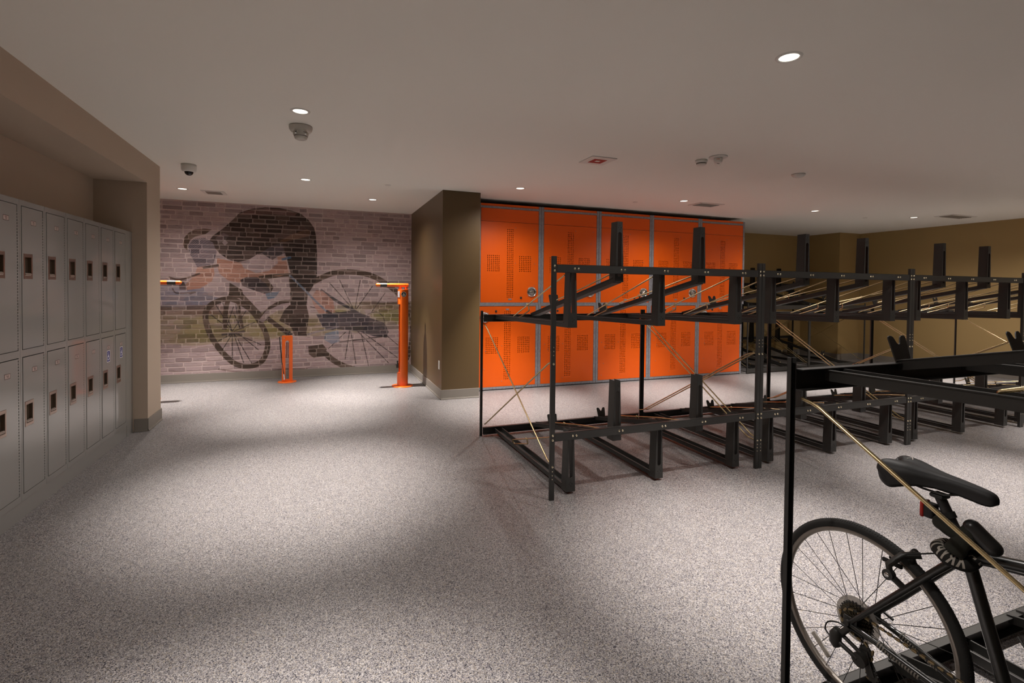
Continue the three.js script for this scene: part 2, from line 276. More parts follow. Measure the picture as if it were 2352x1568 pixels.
  area('shoehand', 'rgb(92,66,48)', 0.95); area('grip', 'rgb(50,36,34)'); area('lever', 'rgb(50,38,34)'); area('hood', 'rgb(34,26,28)'); area('bluepatch', 'rgb(88,104,124)');
  stroke('seatline', D2); stroke('bar', 'rgb(70,50,40)'); stroke('bar2', 'rgb(60,46,42)');
  // sleeve stripes and cuffs
  for (const [n, ax, ay, r0, r1] of [['sleeve1', -1.60, 2.62, 0.25, 0.82], ['sleeve2', 0.05, 1.75, 0.36, 0.66]]) {
    c.save(); const p = SILHOUETTES[n]; c.beginPath(); for (let i = 0; i < p.length; i += 2) i ? c.lineTo(wx(p[i]), wy(p[i + 1])) : c.moveTo(wx(p[i]), wy(p[i + 1])); c.clip();
    c.strokeStyle = n === 'sleeve1' ? 'rgb(48,40,48)' : 'rgb(150,136,140)'; c.lineWidth = 0.008 * PX; for (let r = r0; r < r1; r += 0.024) { c.beginPath(); c.arc(wx(ax), wy(ay), r * PX, 0, 7); c.stroke(); }
    c.restore();
  }
  c.strokeStyle = D; c.lineWidth = 0.04 * PX; c.beginPath(); c.moveTo(wx(-1.79), wy(1.89)); c.lineTo(wx(-1.56), wy(1.94)); c.stroke();
  c.strokeStyle = 'rgb(58,84,112)'; c.beginPath(); c.moveTo(wx(-0.60), wy(2.06)); c.lineTo(wx(-0.45), wy(2.11)); c.stroke();
}
// courses of irregular bricks
const bricks = [], ROW = 0.0775;
for (let y = 0.035, row = 0; y < HC - 0.03; y += ROW, row++) {
  let x = XW + (row % 2 ? -0.1 : 0) + R(-0.05, 0.02);
  while (x < XP1) {
    const L = rnd() < 0.2 ? R(0.09, 0.13) : R(0.17, 0.27);
    const x0 = Math.max(XW, x), x1 = Math.min(XP1 - 0.004, x + L), y0 = y + R(-0.002, 0.008), y1 = Math.min(HC - 0.003, y + ROW - 0.009 - R(0, 0.009));
    if (x1 - x0 > 0.03 && y1 - y0 > 0.02) bricks.push([x0, x1, y0, y1, rnd()]);
    x += L + 0.013;
  }
}
function brickTones(c) {
  for (const [x0, x1, y0, y1, t] of bricks) {
    c.globalAlpha = Math.abs(t - 0.45) * 0.62; c.fillStyle = t < 0.45 ? 'rgb(70,58,58)' : 'rgb(196,172,168)'; c.fillRect(wx(x0), wy(y1), (x1 - x0) * PX, (y1 - y0) * PX);
    for (let k = 0; k < 7; k++) { c.globalAlpha = R(0.05, 0.22); c.fillStyle = rnd() < 0.6 ? 'rgb(60,46,44)' : 'rgb(190,172,168)'; const w = R(0.02, 0.09), h = R(0.003, 0.012); c.fillRect(wx(R(x0, x1 - w)), wy(R(y0 + h, y1)), w * PX, h * PX); }
  }
  c.globalAlpha = 1;
}
const keepSeed = seed;
const brickMap = canvas(2048, MH, (c, w, h) => { paintMural(c, w, h); brickTones(c); });
seed = keepSeed;
const jointMap = canvas(2048, MH, (c, w, h) => {
  paintMural(c, w, h); c.globalAlpha = 0.5; c.fillStyle = 'rgb(214,196,190)'; c.fillRect(0, 0, w, h);
  for (let k = 0; k < 9000; k++) { c.globalAlpha = R(0.05, 0.2); c.fillStyle = rnd() < 0.5 ? 'rgb(110,94,90)' : 'rgb(214,200,196)'; c.fillRect(rnd() * w, rnd() * h, R(1, 5), R(1, 4)); } c.globalAlpha = 1;
});
M.brick = mat(0xffffff, 0.8, 0, { map: brickMap }); M.joint = mat(0xffffff, 0.85, 0, { map: jointMap });
const wallBack = (() => {
  const g = box(XW, XP1, 0, HC, ZM - 0.2, ZM), p = g.attributes.position, uv = g.attributes.uv;
  for (let i = 0; i < p.count; i++) uv.setXY(i, (p.getX(i) - XW) / MW, p.getY(i) / HC);
  return struct('wall_back', g, M.joint);
})();
function brickGeo([x0, x1, y0, y1]) {
  const c = R(0.005, 0.011), j = () => R(-0.0042, 0.0042), d = R(0.0025, 0.0055), b = 0.0022;
  const o = [[x0 + c, y0], [x1 - c, y0], [x1, y0 + c], [x1, y1 - c], [x1 - c, y1], [x0 + c, y1], [x0, y1 - c], [x0, y0 + c]].map(q => [q[0] + j(), q[1] + j()]);
  const cx = (x0 + x1) / 2, cy = (y0 + y1) / 2, pos = [], uv = [];
  const inn = o.map(([x, y]) => [x + Math.sign(cx - x) * b, y + Math.sign(cy - y) * b]);
  const P = (q, z) => { pos.push(q[0], q[1], z); uv.push((q[0] - XW) / MW, q[1] / HC); };
  for (let i = 0; i < 8; i++) {
    const k = (i + 1) % 8;
    P([cx, cy], ZM + d); P(inn[i], ZM + d); P(inn[k], ZM + d);
    P(o[i], ZM - 0.001); P(o[k], ZM - 0.001); P(inn[k], ZM + d); P(o[i], ZM - 0.001); P(inn[k], ZM + d); P(inn[i], ZM + d);
  }
  const g = new THREE.BufferGeometry(); g.setAttribute('position', new THREE.Float32BufferAttribute(pos, 3)); g.setAttribute('uv', new THREE.Float32BufferAttribute(uv, 2)); g.computeVertexNormals(); return g;
}
{
  const shown = bricks.filter(b => b[1] > -2.38 && b[3] > 0.15).sort((a, b) => (b[1] - b[0]) * (b[3] - b[2]) - (a[1] - a[0]) * (a[3] - a[2]));
  const pick = new Set(shown.slice(0, 300)), rest = [];
  for (const b of bricks) { const g = brickGeo(b); if (pick.has(b)) mesh('brick', g, M.brick, wallBack); else rest.push(g); }
  stuff(mesh('brickwork', rest, M.brick, wallBack));
}

// ---------- downlights ----------
const LAMPS = [
  [2.6, -2.232, 'largest-looking recessed downlight, high above the parked bicycle'], [-0.139, -4.358, 'recessed downlight next to the strobe smoke detector'],
  [-1.832, -8.49, 'recessed downlight between the dome camera and the brick wall'], [-0.162, -7.097, 'recessed downlight in mid ceiling in front of the printed cyclist'],
  [0.795, -8.278, 'recessed downlight above the repair stand next to the olive wall'], [2.599, -6.496, 'recessed downlight over the first orange bike locker column'],
  [5.291, -6.38, 'recessed downlight beside the air vent above the orange lockers'], [7.967, -6.258, 'recessed downlight just past the end of the orange lockers'],
  [10.259, -6.063, 'recessed downlight nearest the far right-hand brown wall'],
];
const MORE_LAMPS = [[-0.15, -1.3, 'over the open floor'], [5.29, -2.23, 'over the rack aisle'], [7.97, -2.23, 'at the far end of the rack aisle'], [10.95, -4.2, 'beside the lit brown wall'], [10.6, -2.0, 'in the corner of the brown wall']]; // same kind, outside the frame
const trimGeo = join(lathe([[0.054, 0], [0.055, -0.005], [0.062, -0.008], [0.072, -0.005], [0.075, 0]], 40)), lensGeo = join(lathe([[0, -0.003], [0.05, -0.003], [0.0545, -0.002], [0.0545, 0]], 40));
function downlight(x, z, label) {
  const t = thing('downlight', label, 'light', [x, HC, z], 0, 'recessed ceiling downlights');
  sameMesh('trim_ring', trimGeo, M.white, t); sameMesh('lens', lensGeo, M.lens, t);
  for (const [power, angle] of [BEAM, SPILL]) {
    const s = new THREE.SpotLight(LAMP_COLOR, power, 0, angle, 1, 2); s.position.set(0, -0.012, 0); s.target.position.set(0, -3, 0);
    s.castShadow = true; s.shadow.radius = 1.1; t.add(s, s.target); s.name = 'lamp';
  }
}
for (const [x, z, l] of LAMPS) downlight(x, z, l);
for (const [x, z, where] of MORE_LAMPS) downlight(x, z, `recessed downlight ${where}, outside the picture`);

// ---------- ceiling devices ----------
{
  let t = thing('strobe_detector', 'off-white smoke detector with clear strobe lens below a downlight', 'alarm', [-0.148, HC, -4.769]);
  mesh('base', lathe([[0, 0], [0.094, 0], [0.096, -0.012], [0.092, -0.034], [0.08, -0.05], [0.066, -0.056], [0, -0.056]], 40), M.offwhite, t);
  mesh('strobe_lens', [at(turn(new THREE.CylinderGeometry(0.03, 0.062, 0.05, 24), 0), 0, -0.07, 0.03).rotateX(Math.PI).translate(0, -0.14, 0.06)], mat(lin(0.85, 0.84, 0.8), 0.12, 0, { transmission: 0.75, thickness: 0 }), t);
  mesh('reflector', [turn(rbox(-0.05, 0.05, -0.06, -0.03, 0.035, 0.075, 0.006), 0.3)], M.chrome, t);
  mesh('flash_tube', [rod(V(-0.02, -0.065, 0.05), V(0.02, -0.065, 0.05), 0.004), rod(V(0, -0.05, 0.05), V(0, -0.075, 0.05), 0.003)], M.chrome, t);
  mesh('sensor_chamber', lathe([[0, -0.05], [0.062, -0.052], [0.064, -0.075], [0.055, -0.084], [0.055, -0.092], [0.05, -0.108], [0.038, -0.116], [0, -0.118]], 36), M.offwhite, t);
  mesh('vent_slot', lathe([[0.054, -0.086], [0.0565, -0.087], [0.0565, -0.091], [0.054, -0.092]], 36), M.dark, t);
  t = thing('smoke_detector', 'round white smoke detector beside the fire strobe', 'alarm', [3.81, HC, -4.329]);
  mesh('base', lathe([[0, 0], [0.062, 0], [0.063, -0.016], [0.056, -0.03], [0, -0.03]], 32), M.white, t);
  mesh('sensor_chamber', lathe([[0, -0.03], [0.05, -0.03], [0.05, -0.046], [0.042, -0.056], [0, -0.06]], 32), M.white, t);
  mesh('vent_slot', lathe([[0.049, -0.034], [0.0515, -0.035], [0.0515, -0.040], [0.049, -0.041]], 32), M.dark, t);
  t = thing('fire_strobe', 'white ceiling strobe lettered FIRE in red', 'alarm', [3.87, HC, -4.15]);
  mesh('mounting_plate', lathe([[0, 0], [0.092, 0], [0.092, -0.008], [0.084, -0.014], [0, -0.014]], 36), M.white, t);
  mesh('housing', lathe([[0, -0.014], [0.044, -0.014], [0.042, -0.05], [0.036, -0.062], [0, -0.062]], 30), M.white, t);
  mesh('strobe_lens', at(turn(new THREE.SphereGeometry(0.036, 20, 10, 0, Math.PI * 2, 0, Math.PI / 2), Math.PI), 0, -0.06, 0), M.clear, t);
  mesh('flash_tube', rod(V(-0.016, -0.07, 0), V(0.016, -0.07, 0), 0.004), M.chrome, t);
  const fire = canvas(256, 128, (c, w, h) => { c.fillStyle = 'rgb(226,222,212)'; c.fillRect(0, 0, w, h); c.fillStyle = 'rgb(170,44,32)'; c.font = 'bold 84px sans-serif'; c.textAlign = 'center'; c.fillText('FIRE', w / 2, 94); });
  const letter = new THREE.CylinderGeometry(0.0438, 0.0438, 0.024, 16, 1, true, -0.55, 1.1); mesh('lettering', turn(at(letter, 0, -0.032, 0), 0, -0.75), mat(0xffffff, 0.6, 0, { map: fire, side: THREE.DoubleSide }), t);
  t = thing('dome_camera', 'white security camera with dark dome near the mural', 'camera', [-1.398, HC, -6.779]);
  mesh('housing', lathe([[0, 0], [0.078, 0], [0.078, -0.05], [0.072, -0.074], [0.05, -0.084], [0, -0.084]], 36), M.white, t);
  mesh('dome', at(turn(new THREE.SphereGeometry(0.046, 24, 12, 0, Math.PI * 2, 0, Math.PI / 2), Math.PI), 0, -0.08, 0), mat(lin(0.01, 0.01, 0.01), 0.08), t);
  single('motion_sensor', at(lathe([[0, 0], [0.075, 0], [0.075, -0.012], [0.06, -0.03], [0.03, -0.042], [0, -0.044]], 32), 5.306, HC, -4.392), M.white, 'shallow white dome sensor alone on the ceiling', 'sensor');
  for (const [x, z, l] of [[0.875, -7.031, 'flat sprinkler cap over the olive wall end'], [4.679, -6.787, 'flat sprinkler cap above the third orange locker column'], [9.535, -6.465, 'flat sprinkler cap between the two farthest downlights']])
    single('sprinkler_cap', at(lathe([[0, -0.006], [0.036, -0.006], [0.040, -0.003], [0.040, 0]], 28), x, HC, z), M.white, l, 'sprinkler', 'flat sprinkler caps');
  for (const [x, z, w, d, l] of [[-1.46, -8.648, 0.30, 0.30, 'square air vent in the ceiling near the brick wall'], [5.85, -6.52, 0.48, 0.30, 'air vent beside a downlight above the orange lockers'], [10.795, -5.69, 0.7, 0.30, 'long air vent by the far brown wall']]) {
    const v = thing('air_vent', l, 'vent', [x, HC, z], 0, 'ceiling air vents');
    mesh('frame', [box(-w / 2, w / 2, -0.008, 0, -d / 2, -d / 2 + 0.05), box(-w / 2, w / 2, -0.008, 0, d / 2 - 0.05, d / 2), box(-w / 2, -w / 2 + 0.05, -0.008, 0, -d / 2 + 0.05, d / 2 - 0.05), box(w / 2 - 0.05, w / 2, -0.008, 0, -d / 2 + 0.05, d / 2 - 0.05)], M.white, v);
    mesh('backing', box(-w / 2 + 0.05, w / 2 - 0.05, -0.001, 0, -d / 2 + 0.05, d / 2 - 0.05), M.zinc, v);
    for (let k = 0; k < 6; k++) mesh('slat', at(turn(box(-w / 2 + 0.05, w / 2 - 0.05, -0.012, 0.012, -0.001, 0.001), 0.9), 0, -0.006, -d / 2 + 0.066 + k * (d - 0.13) / 5), M.base, v);
  }
  t = thing('alarm_grille', 'square white ceiling plate with red printed grille', 'alarm', [2.8, HC, -4.762]);
  mesh('plate', rbox(-0.15, 0.15, -0.010, 0, -0.15, 0.15, 0.004), M.white, t);
  const g = []; for (let i = 0; i < 6; i++) for (let k = 0; k < 6; k++) if (!((i === 2 || i === 3) && (k === 2 || k === 3))) g.push(box(-0.078 + i * 0.026, -0.057 + i * 0.026, -0.0125, -0.0095, -0.078 + k * 0.026, -0.057 + k * 0.026));
  stuff(mesh('red_perforation', g, M.redprint, t));
}
single('outlet_plate', rbox(XP1 - 0.006, XP1, 0.415, 0.541, -7.24, -7.165, 0.002), M.white, 'white wall plate low on the side of the olive wall', 'outlet');

// ---------- grey lockers ----------
{
  const PITCH = 0.335, plateTex = n => canvas(128, 64, (c, w, h) => { c.fillStyle = 'rgb(176,158,152)'; c.fillRect(0, 0, w, h); c.strokeStyle = 'rgb(70,40,36)'; c.lineWidth = 6; c.strokeRect(3, 3, 122, 58); c.fillStyle = 'rgb(58,28,26)'; c.font = 'bold 48px sans-serif'; c.textAlign = 'center'; c.fillText(n, 64, 49); });
  const access = canvas(96, 128, (c, w, h) => {
    c.fillStyle = 'rgb(236,236,240)'; c.fillRect(0, 0, w, h); c.fillStyle = 'rgb(38,40,120)'; c.fillRect(6, 6, w - 12, h - 12);
    c.strokeStyle = c.fillStyle = 'white'; c.beginPath(); c.arc(40, 26, 8, 0, 7); c.fill(); c.lineWidth = 9; c.lineCap = 'round'; c.lineJoin = 'round';
    c.beginPath(); c.moveTo(41, 40); c.lineTo(44, 68); c.lineTo(64, 68); c.lineTo(74, 96); c.stroke(); c.beginPath(); c.moveTo(42, 52); c.lineTo(60, 52); c.stroke();
    c.lineWidth = 7; c.beginPath(); c.arc(44, 82, 23, -2.0, 2.4 - 6.283 + 4.2, true); c.stroke();
  });
  const stickMat = mat(0xffffff, 0.5, 0, { map: access });
  const decal = (w, h, x, y, z) => at(turn(new THREE.PlaneGeometry(w, h), 0, Math.PI / 2), x, y, z);
  // local frame: x = 0 at the front face (outwards +x), z from -PITCH/2 to PITCH/2
  const half = PITCH / 2, F = 0.022, d0 = 0.33;
  // sheet steel carcass, hollow, with a folded front frame
  const bodyGeo = join([box(-d0, -d0 + 0.002, 0, 2.166, -half, half), box(-d0, -0.004, 0, 2.166, -half, -half + 0.002), box(-d0, -0.004, 0, 2.166, half - 0.002, half), box(-d0, -0.004, 2.164, 2.166, -half, half), box(-d0, -0.004, 1.122, 1.125, -half, half), box(-d0, -0.004, 0.135, 0.138, -half, half),
    box(-0.005, 0, 2.128, 2.166, -half + 0.001, half - 0.001), box(-0.005, 0, 1.10, 1.148, -half + 0.001, half - 0.001), box(-0.005, 0, 0.118, 0.162, -half + 0.001, half - 0.001),
    box(-0.005, 0, 0.118, 2.166, -half + 0.001, -half + F), box(-0.005, 0, 0.118, 2.166, half - F, half - 0.001)]);
  const kickGeo = join(box(-0.02, -0.004, 0, 0.117, -half + 0.002, half - 0.002));
  // door with an opening for the latch pocket
  const doorW = PITCH - 2 * F - 0.021;
  const doorGeo = (h, hy) => {     const s = new THREE.Shape([[-doorW / 2, 0], [doorW / 2, 0], [doorW / 2, h], [-doorW / 2, h]].map(p => new THREE.Vector2(...p)));
    const sh = -doorW / 2 + 0.072, hp = [[sh - 0.046, hy - 0.072], [sh + 0.046, hy - 0.072], [sh + 0.046, hy + 0.072], [sh - 0.046, hy + 0.072]]; const q = new THREE.Path(hp.map(p => new THREE.Vector2(...p))); s.holes.push(q);
    return join(turn(new THREE.ExtrudeGeometry(s, { depth: 0.014, bevelEnabled: true, bevelThickness: 0.0015, bevelSize: 0.0015, bevelSegments: 1 }), 0, Math.PI / 2)); };
  const upperDoor = doorGeo(0.968, 0.565), lowerDoor = doorGeo(0.925, 0.535);
  const frame = new THREE.Shape(); frame.moveTo(-0.054, -0.085); frame.lineTo(0.054, -0.085); frame.lineTo(0.054, 0.085); frame.lineTo(-0.054, 0.085); frame.closePath();
  { const hp = new THREE.Path(); hp.moveTo(-0.043, -0.066); hp.lineTo(0.043, -0.066); hp.lineTo(0.043, 0.066); hp.lineTo(-0.043, 0.066); hp.closePath(); frame.holes.push(hp); }
  const bezelGeo = join(turn(new THREE.ExtrudeGeometry(frame, { depth: 0.004, bevelEnabled: true, bevelThickness: 0.002, bevelSize: 0.002, bevelSegments: 2 }), 0, Math.PI / 2));
  const cupGeo = join([box(-0.018, -0.016, -0.066, 0.066, -0.044, 0.044), box(-0.016, 0.002, -0.066, -0.062, -0.044, 0.044), box(-0.016, 0.002, 0.062, 0.066, -0.044, 0.044), box(-0.016, 0.002, -0.062, 0.062, -0.044, -0.040), box(-0.016, 0.002, -0.062, 0.062, 0.040, 0.044)]);
  const pullGeo = join(turn(at(new THREE.CylinderGeometry(0.012, 0.012, 0.076, 14), 0, 0, 0), Math.PI / 2)); pullGeo.translate(-0.006, -0.055, 0);
  const cupMat = mat(lin(0.20, 0.155, 0.115), 0.32, 0.8), bezelMat = mat(lin(0.42, 0.33, 0.28), 0.28, 1);
  const ventGeo = []; for (let k = 0; k < 46; k++) ventGeo.push(box(-0.003, 0.0008, 0.016 + k * 0.020, 0.0235 + k * 0.020, -0.0075, 0.0075));
  const hingeGeo = join(ventGeo);
  for (let i = 0; i < 7; i++) {
    const z = -6.37 + half + (6 - i) * PITCH, a = 13 + i * 2, b = a + 1, acc = i >= 5;
    const t = thing('locker', `grey two-tier locker with plates ${a} and ${b}, ${['cut off by the picture edge', 'second column from the picture edge', 'third column from the picture edge', 'fourth column, middle of the locker row', 'fifth column, next to the first wheelchair sticker', 'wheelchair sticker, second from the filler panel', 'wheelchair sticker, beside the filler panel'][i]}`, 'locker', [XL, 0, z], 0, 'grey lockers in the alcove');
    sameMesh('body', bodyGeo, M.lockergrey, t); sameMesh('kick_plate', kickGeo, M.lockergrey, t);
    for (const [up, y0, hy, n, geo] of [[1, 1.154, 0.565, a, upperDoor], [0, 0.168, 0.535, b, lowerDoor]]) {
      const d = sameMesh('door', geo, M.lockergrey, t); d.position.set(-0.012, y0, 0.0065);
      const hx = doorW / 2 - 0.072;
      for (const [nm, g, m] of [['latch_cup', cupGeo, cupMat], ['latch_bezel', bezelGeo, bezelMat], ['latch_pull', pullGeo, M.steel]]) { const p = sameMesh(nm, g, m, d); p.position.set(nm === 'latch_bezel' ? 0.012 : 0.013, hy, hx); }
      const v = stuff(sameMesh('hinge_knuckles', hingeGeo, M.lockergrey, d)); v.position.set(0.011, 0, -half + F + 0.001);
      mesh('number_plate', decal(0.066, 0.034, 0.0165, (up ? 0.87 : 0.83), -0.01), mat(0xffffff, 0.5, 0, { map: plateTex(String(n)) }), d);
      if (acc && !up) mesh('wheelchair_sticker', decal(0.075, 0.11, 0.0166, 0.745, -0.01), stickMat, d);
    }
  }
  const f = thing('locker_filler', 'narrow grey filler panel between the lockers and the alcove side wall', 'panel', [XL, 0, 0]);
  mesh('panel', rbox(-0.03, 0, 0, 2.166, ZA + 0.002, -6.372, 0.002), M.lockergrey, f); mesh('panel_return', box(-0.33, -0.03, 2.15, 2.166, ZA + 0.002, -6.372), M.lockergrey, f);
}

// ---------- orange bike lockers ----------
{
  const W = 1.07, DW = 0.972, DH = 1.262;
  const holes = [], hr = 0.0085;
  const hole = (x, y) => { const p = new THREE.Path(); p.absarc(x, y, hr, 0, Math.PI * 2, true); holes.push(p); };
  for (let r = 0; r < 37; r++) for (let c = 0; c < 4; c++) hole(-0.045 + c * 0.030, 0.085 + r * 0.0295);
  for (const cx of [-0.28, 0.255]) for (let r = 0; r < 9; r++) for (let c = 0; c < 7; c++) hole(cx - 0.093 + c * 0.031, 0.495 + r * 0.0295);
  const shape = new THREE.Shape([[-DW / 2, 0], [DW / 2, 0], [DW / 2, DH], [-DW / 2, DH]].map(p => new THREE.Vector2(...p))); shape.holes = holes;
  const doorGeo = join(new THREE.ExtrudeGeometry(shape, { depth: 0.006, bevelEnabled: false, curveSegments: 3 }));
  const rosette = join(turn(lathe([[0.0, 0.004], [0.03, 0.004], [0.036, 0.010], [0.050, 0.012], [0.053, 0.006], [0.066, 0.006], [0.069, 0.016], [0.078, 0.016], [0.084, 0.0]], 40), Math.PI / 2));
  const tbar = join([rbox(-0.034, 0.034, -0.010, 0.010, 0.006, 0.026, 0.006), at(turn(lathe([[0, 0.014], [0.016, 0.014], [0.018, 0]], 20), Math.PI / 2), 0, 0, 0.004)]);
  const cam = join(turn(lathe([[0, 0.016], [0.012, 0.016], [0.016, 0.010], [0.018, 0]], 20), Math.PI / 2));
  const screws = join([[0.36, 0.70], [0.42, 0.62], [0.09, 0.62], [0.42, 1.18], [0.09, 1.18], [0.42, 0.27], [0.30, 0.14], [0.315, 0.10], [0.38, 0.98]].map(([x, y]) => at(turn(new THREE.CylinderGeometry(0.0045, 0.006, 0.004, 8), Math.PI / 2), x, y, 0.008)));
  const tag = join(rbox(-0.028, 0.028, -0.012, 0.012, 0.005, 0.009, 0.002, 1));
  for (let tier = 0; tier < 2; tier++) for (let k = 0; k < 5; k++) {
    const place = ['beside the olive wall', 'second from the olive wall', 'third from the olive wall, middle of the row', 'second from the free end of the row', 'at the free end of the row'][k];
    const cx = 7.63 - W * (4.5 - k) - (tier ? 0 : 0.028) + (tier ? 0.01 : 0);
    const t = thing('bike_locker', `${tier ? 'upper' : 'lower'} orange bike locker ${place}`, 'locker', [cx, tier ? 1.345 : 0, ZO], 0, tier ? 'upper orange bike lockers' : 'lower orange bike lockers');
    const top = tier ? 1.575 : 1.345, y0 = tier ? 0.035 : 0.055, w = W / 2 - 0.002;
    const yb = tier ? 0 : 0.04;                                    // hollow sheet-steel box behind the frame
    mesh('body', [box(-w, -w + 0.002, yb, top, -1.75, -0.01), box(w - 0.002, w, yb, top, -1.75, -0.01), box(-w, w, yb, yb + 0.002, -1.75, -0.01), box(-w, w, top - 0.002, top, -1.75, -0.01), box(-w, w, yb, top, -1.752, -1.75)], M.zinc, t);
    // galvanised surround
    mesh('frame', [rbox(-w, -DW / 2 - 0.004, tier ? 0 : 0.012, top, -0.05, 0.004, 0.003, 1), rbox(DW / 2 + 0.004, w, tier ? 0 : 0.012, top, -0.05, 0.004, 0.003, 1),
      ...(tier ? [rbox(-DW / 2 - 0.004, DW / 2 + 0.004, 0, 0.032, -0.05, 0.002, 0.003, 1), rbox(-DW / 2 - 0.004, DW / 2 + 0.004, 1.505, 1.538, -0.05, 0.002, 0.003, 1)]
        : [rbox(-DW / 2 - 0.004, DW / 2 + 0.004, 0.012, 0.05, -0.05, 0.002, 0.003, 1), rbox(-DW / 2 - 0.004, DW / 2 + 0.004, 1.322, 1.344, -0.05, 0.002, 0.003, 1)])].map(g => { const p = g.attributes.position, uv = g.attributes.uv; for (let i = 0; i < p.count; i++) uv.setXY(i, p.getX(i), p.getY(i) * 0.35); return g; }), M.zinc, t);
    const d = sameMesh('door', doorGeo, M.orange, t);
    if (tier) d.position.set(0, y0, -0.004); else { d.position.set(0, y0 + DH, -0.004); d.rotation.z = Math.PI; }
    const h = sameMesh('lock_rosette', rosette, M.chrome, d); h.position.set(0.375, 0.17, 0.005);
    const b = sameMesh('turn_handle', tbar, M.steel, h); b.rotation.z = [0.1, 0.7, 0.75, 0.2, -0.4][k];
    const c = sameMesh('cam_lock', cam, M.black, d); c.position.set(0.19, 0.075, 0.005);
    stuff(sameMesh('screws', screws, M.zinc, d)); const g = sameMesh('tag_plate', tag, M.zinc, d); g.position.set(0, 0.048, 0);
    if (tier) { mesh('transom_panel', rbox(-DW / 2, DW / 2, y0 + DH + 0.004, 1.502, -0.004, 0.002, 0.002, 1), M.orange, t); mesh('top_panel', rbox(-DW / 2 - 0.004, DW / 2 + 0.004, 1.54, top, -0.03, -0.002, 0.002, 1), M.orange, t); }
    else mesh('plinth', [box(-w, w, 0, 0.03, -1.70, -0.03), ...[0, 1, 2, 3, 4].map(i => box(-0.30 + i * 0.02, -0.29 + i * 0.02, 0.002, 0.02, -0.03, -0.02))], M.dark, t);
    if (k === 4) mesh('side_panel', rbox(w - 0.001, w + 0.001, tier ? 0 : 0.03, top, -1.75, 0, 0.0005, 1), M.zinc, t);
  }
}

// ---------- two-tier bike racks ----------
const D = 1.762, STEP = 0.4155;
const TIERS = [{ rail: 0.475, rear: 0.055, low: [0.034, 0.028], high: [0.060, 0.405] }, { rail: 1.755, rear: 1.278, low: [1.268, 1.300], high: [1.285, 1.655] }];
// wheel stanchion: a tapered channel open to the rear, slot in its front sheet
function stanchionGeo(up) {
  const H = 0.485, wb = 0.040, wt = 0.0245, t = 0.003, dp = 0.088, hw = y => wb + (wt - wb) * y / H;
  const s = new THREE.Shape([[-wb, 0], [wb, 0], [wt, H], [-wt, H]].map(p => new THREE.Vector2(...p)));
  const a = up ? 0.06 : 0.125, b = up ? H - 0.10 : H - 0.03, r = 0.0165, q = new THREE.Path();
  q.moveTo(-r, a); q.lineTo(-r, b); q.absarc(0, b, r, Math.PI, 0, true); q.lineTo(r, a); q.absarc(0, a, r, 0, -Math.PI, true); s.holes.push(q);
  const c = up ? H - 0.05 : 0.06;
  for (const [x, y] of [[0, 0.015], [0, -0.015], [0.012, 0], [-0.012, 0]]) { const k = new THREE.Path(); k.absarc(x, c + y, 0.0035, 0, Math.PI * 2, true); s.holes.push(k); }
  const front = new THREE.ExtrudeGeometry(s, { depth: t, bevelEnabled: false, curveSegments: 6 });
  const side = sgn => plate(sgn > 0 ? [[wb - t, 0], [wb, 0], [wt, H], [wt - t, H]] : [[-wb, 0], [-wb + t, 0], [-wt + t, H], [-wt, H]], dp);
  return join([at(front, 0, 0, dp - t), side(1), side(-1), box(-wb, wb, 0, t, 0, dp)]);
}
const stanchion = [stanchionGeo(0), stanchionGeo(1)];
// wheel chock: notched plate with two horns, wrapping under the tray
const chockGeo = (() => {
  const s = new THREE.Shape(); s.moveTo(-0.030, -0.045); s.quadraticCurveTo(-0.045, -0.03, -0.047, 0.0); s.lineTo(-0.052, 0.075); s.quadraticCurveTo(-0.051, 0.088, -0.038, 0.087); s.quadraticCurveTo(-0.024, 0.086, -0.019, 0.074);
  s.lineTo(-0.011, 0.057); s.quadraticCurveTo(0, 0.044, 0.011, 0.057); s.lineTo(0.019, 0.074); s.quadraticCurveTo(0.024, 0.086, 0.038, 0.087); s.quadraticCurveTo(0.051, 0.088, 0.052, 0.075); s.lineTo(0.047, 0.0); s.quadraticCurveTo(0.045, -0.03, 0.030, -0.045); s.closePath();
  return join(turn(new THREE.ExtrudeGeometry(s, { depth: 0.004, bevelEnabled: true, bevelSize: 0.001, bevelThickness: 0.001, bevelSegments: 1 }), -0.30));
})();
const boltHead = (x, y, z) => at(turn(lathe([[0, 0.006], [0.006, 0.0055], [0.0085, 0.003], [0.009, 0]], 12), Math.PI / 2), x, y, z);
function railGeo(x0, x1, y, h, z, dir) {                          // C channel, web towards +z (dir 1) or -z
  const t = 0.004, f = 0.034;
  return [rbox(x0, x1, y - h / 2, y + h / 2, z - t, z, 0.0015, 1), rbox(x0, x1, y + h / 2 - t, y + h / 2, dir > 0 ? z - f : z, dir > 0 ? z : z + f, 0.0015, 1), rbox(x0, x1, y - h / 2, y - h / 2 + t, dir > 0 ? z - f : z, dir > 0 ? z : z + f, 0.0015, 1)];
}
function postGeo(x, z, h, face) {                                 // channel post with a closed face
  const w = face > 0 ? 0.0185 : 0.0135, d = face > 0 ? 0.012 : 0.009, t = 0.003;
  return [rbox(x - w, x + w, 0, h, face > 0 ? z + d - t : z - d, face > 0 ? z + d : z - d + t, 0.0015, 1), rbox(x - w, x - w + t, 0, h, z - d, z + d, 0.0015, 1), rbox(x + w - t, x + w, 0, h, z - d, z + d, 0.0015, 1), box(x - w, x + w, 0, 0.004, z - d, z + d)];
}
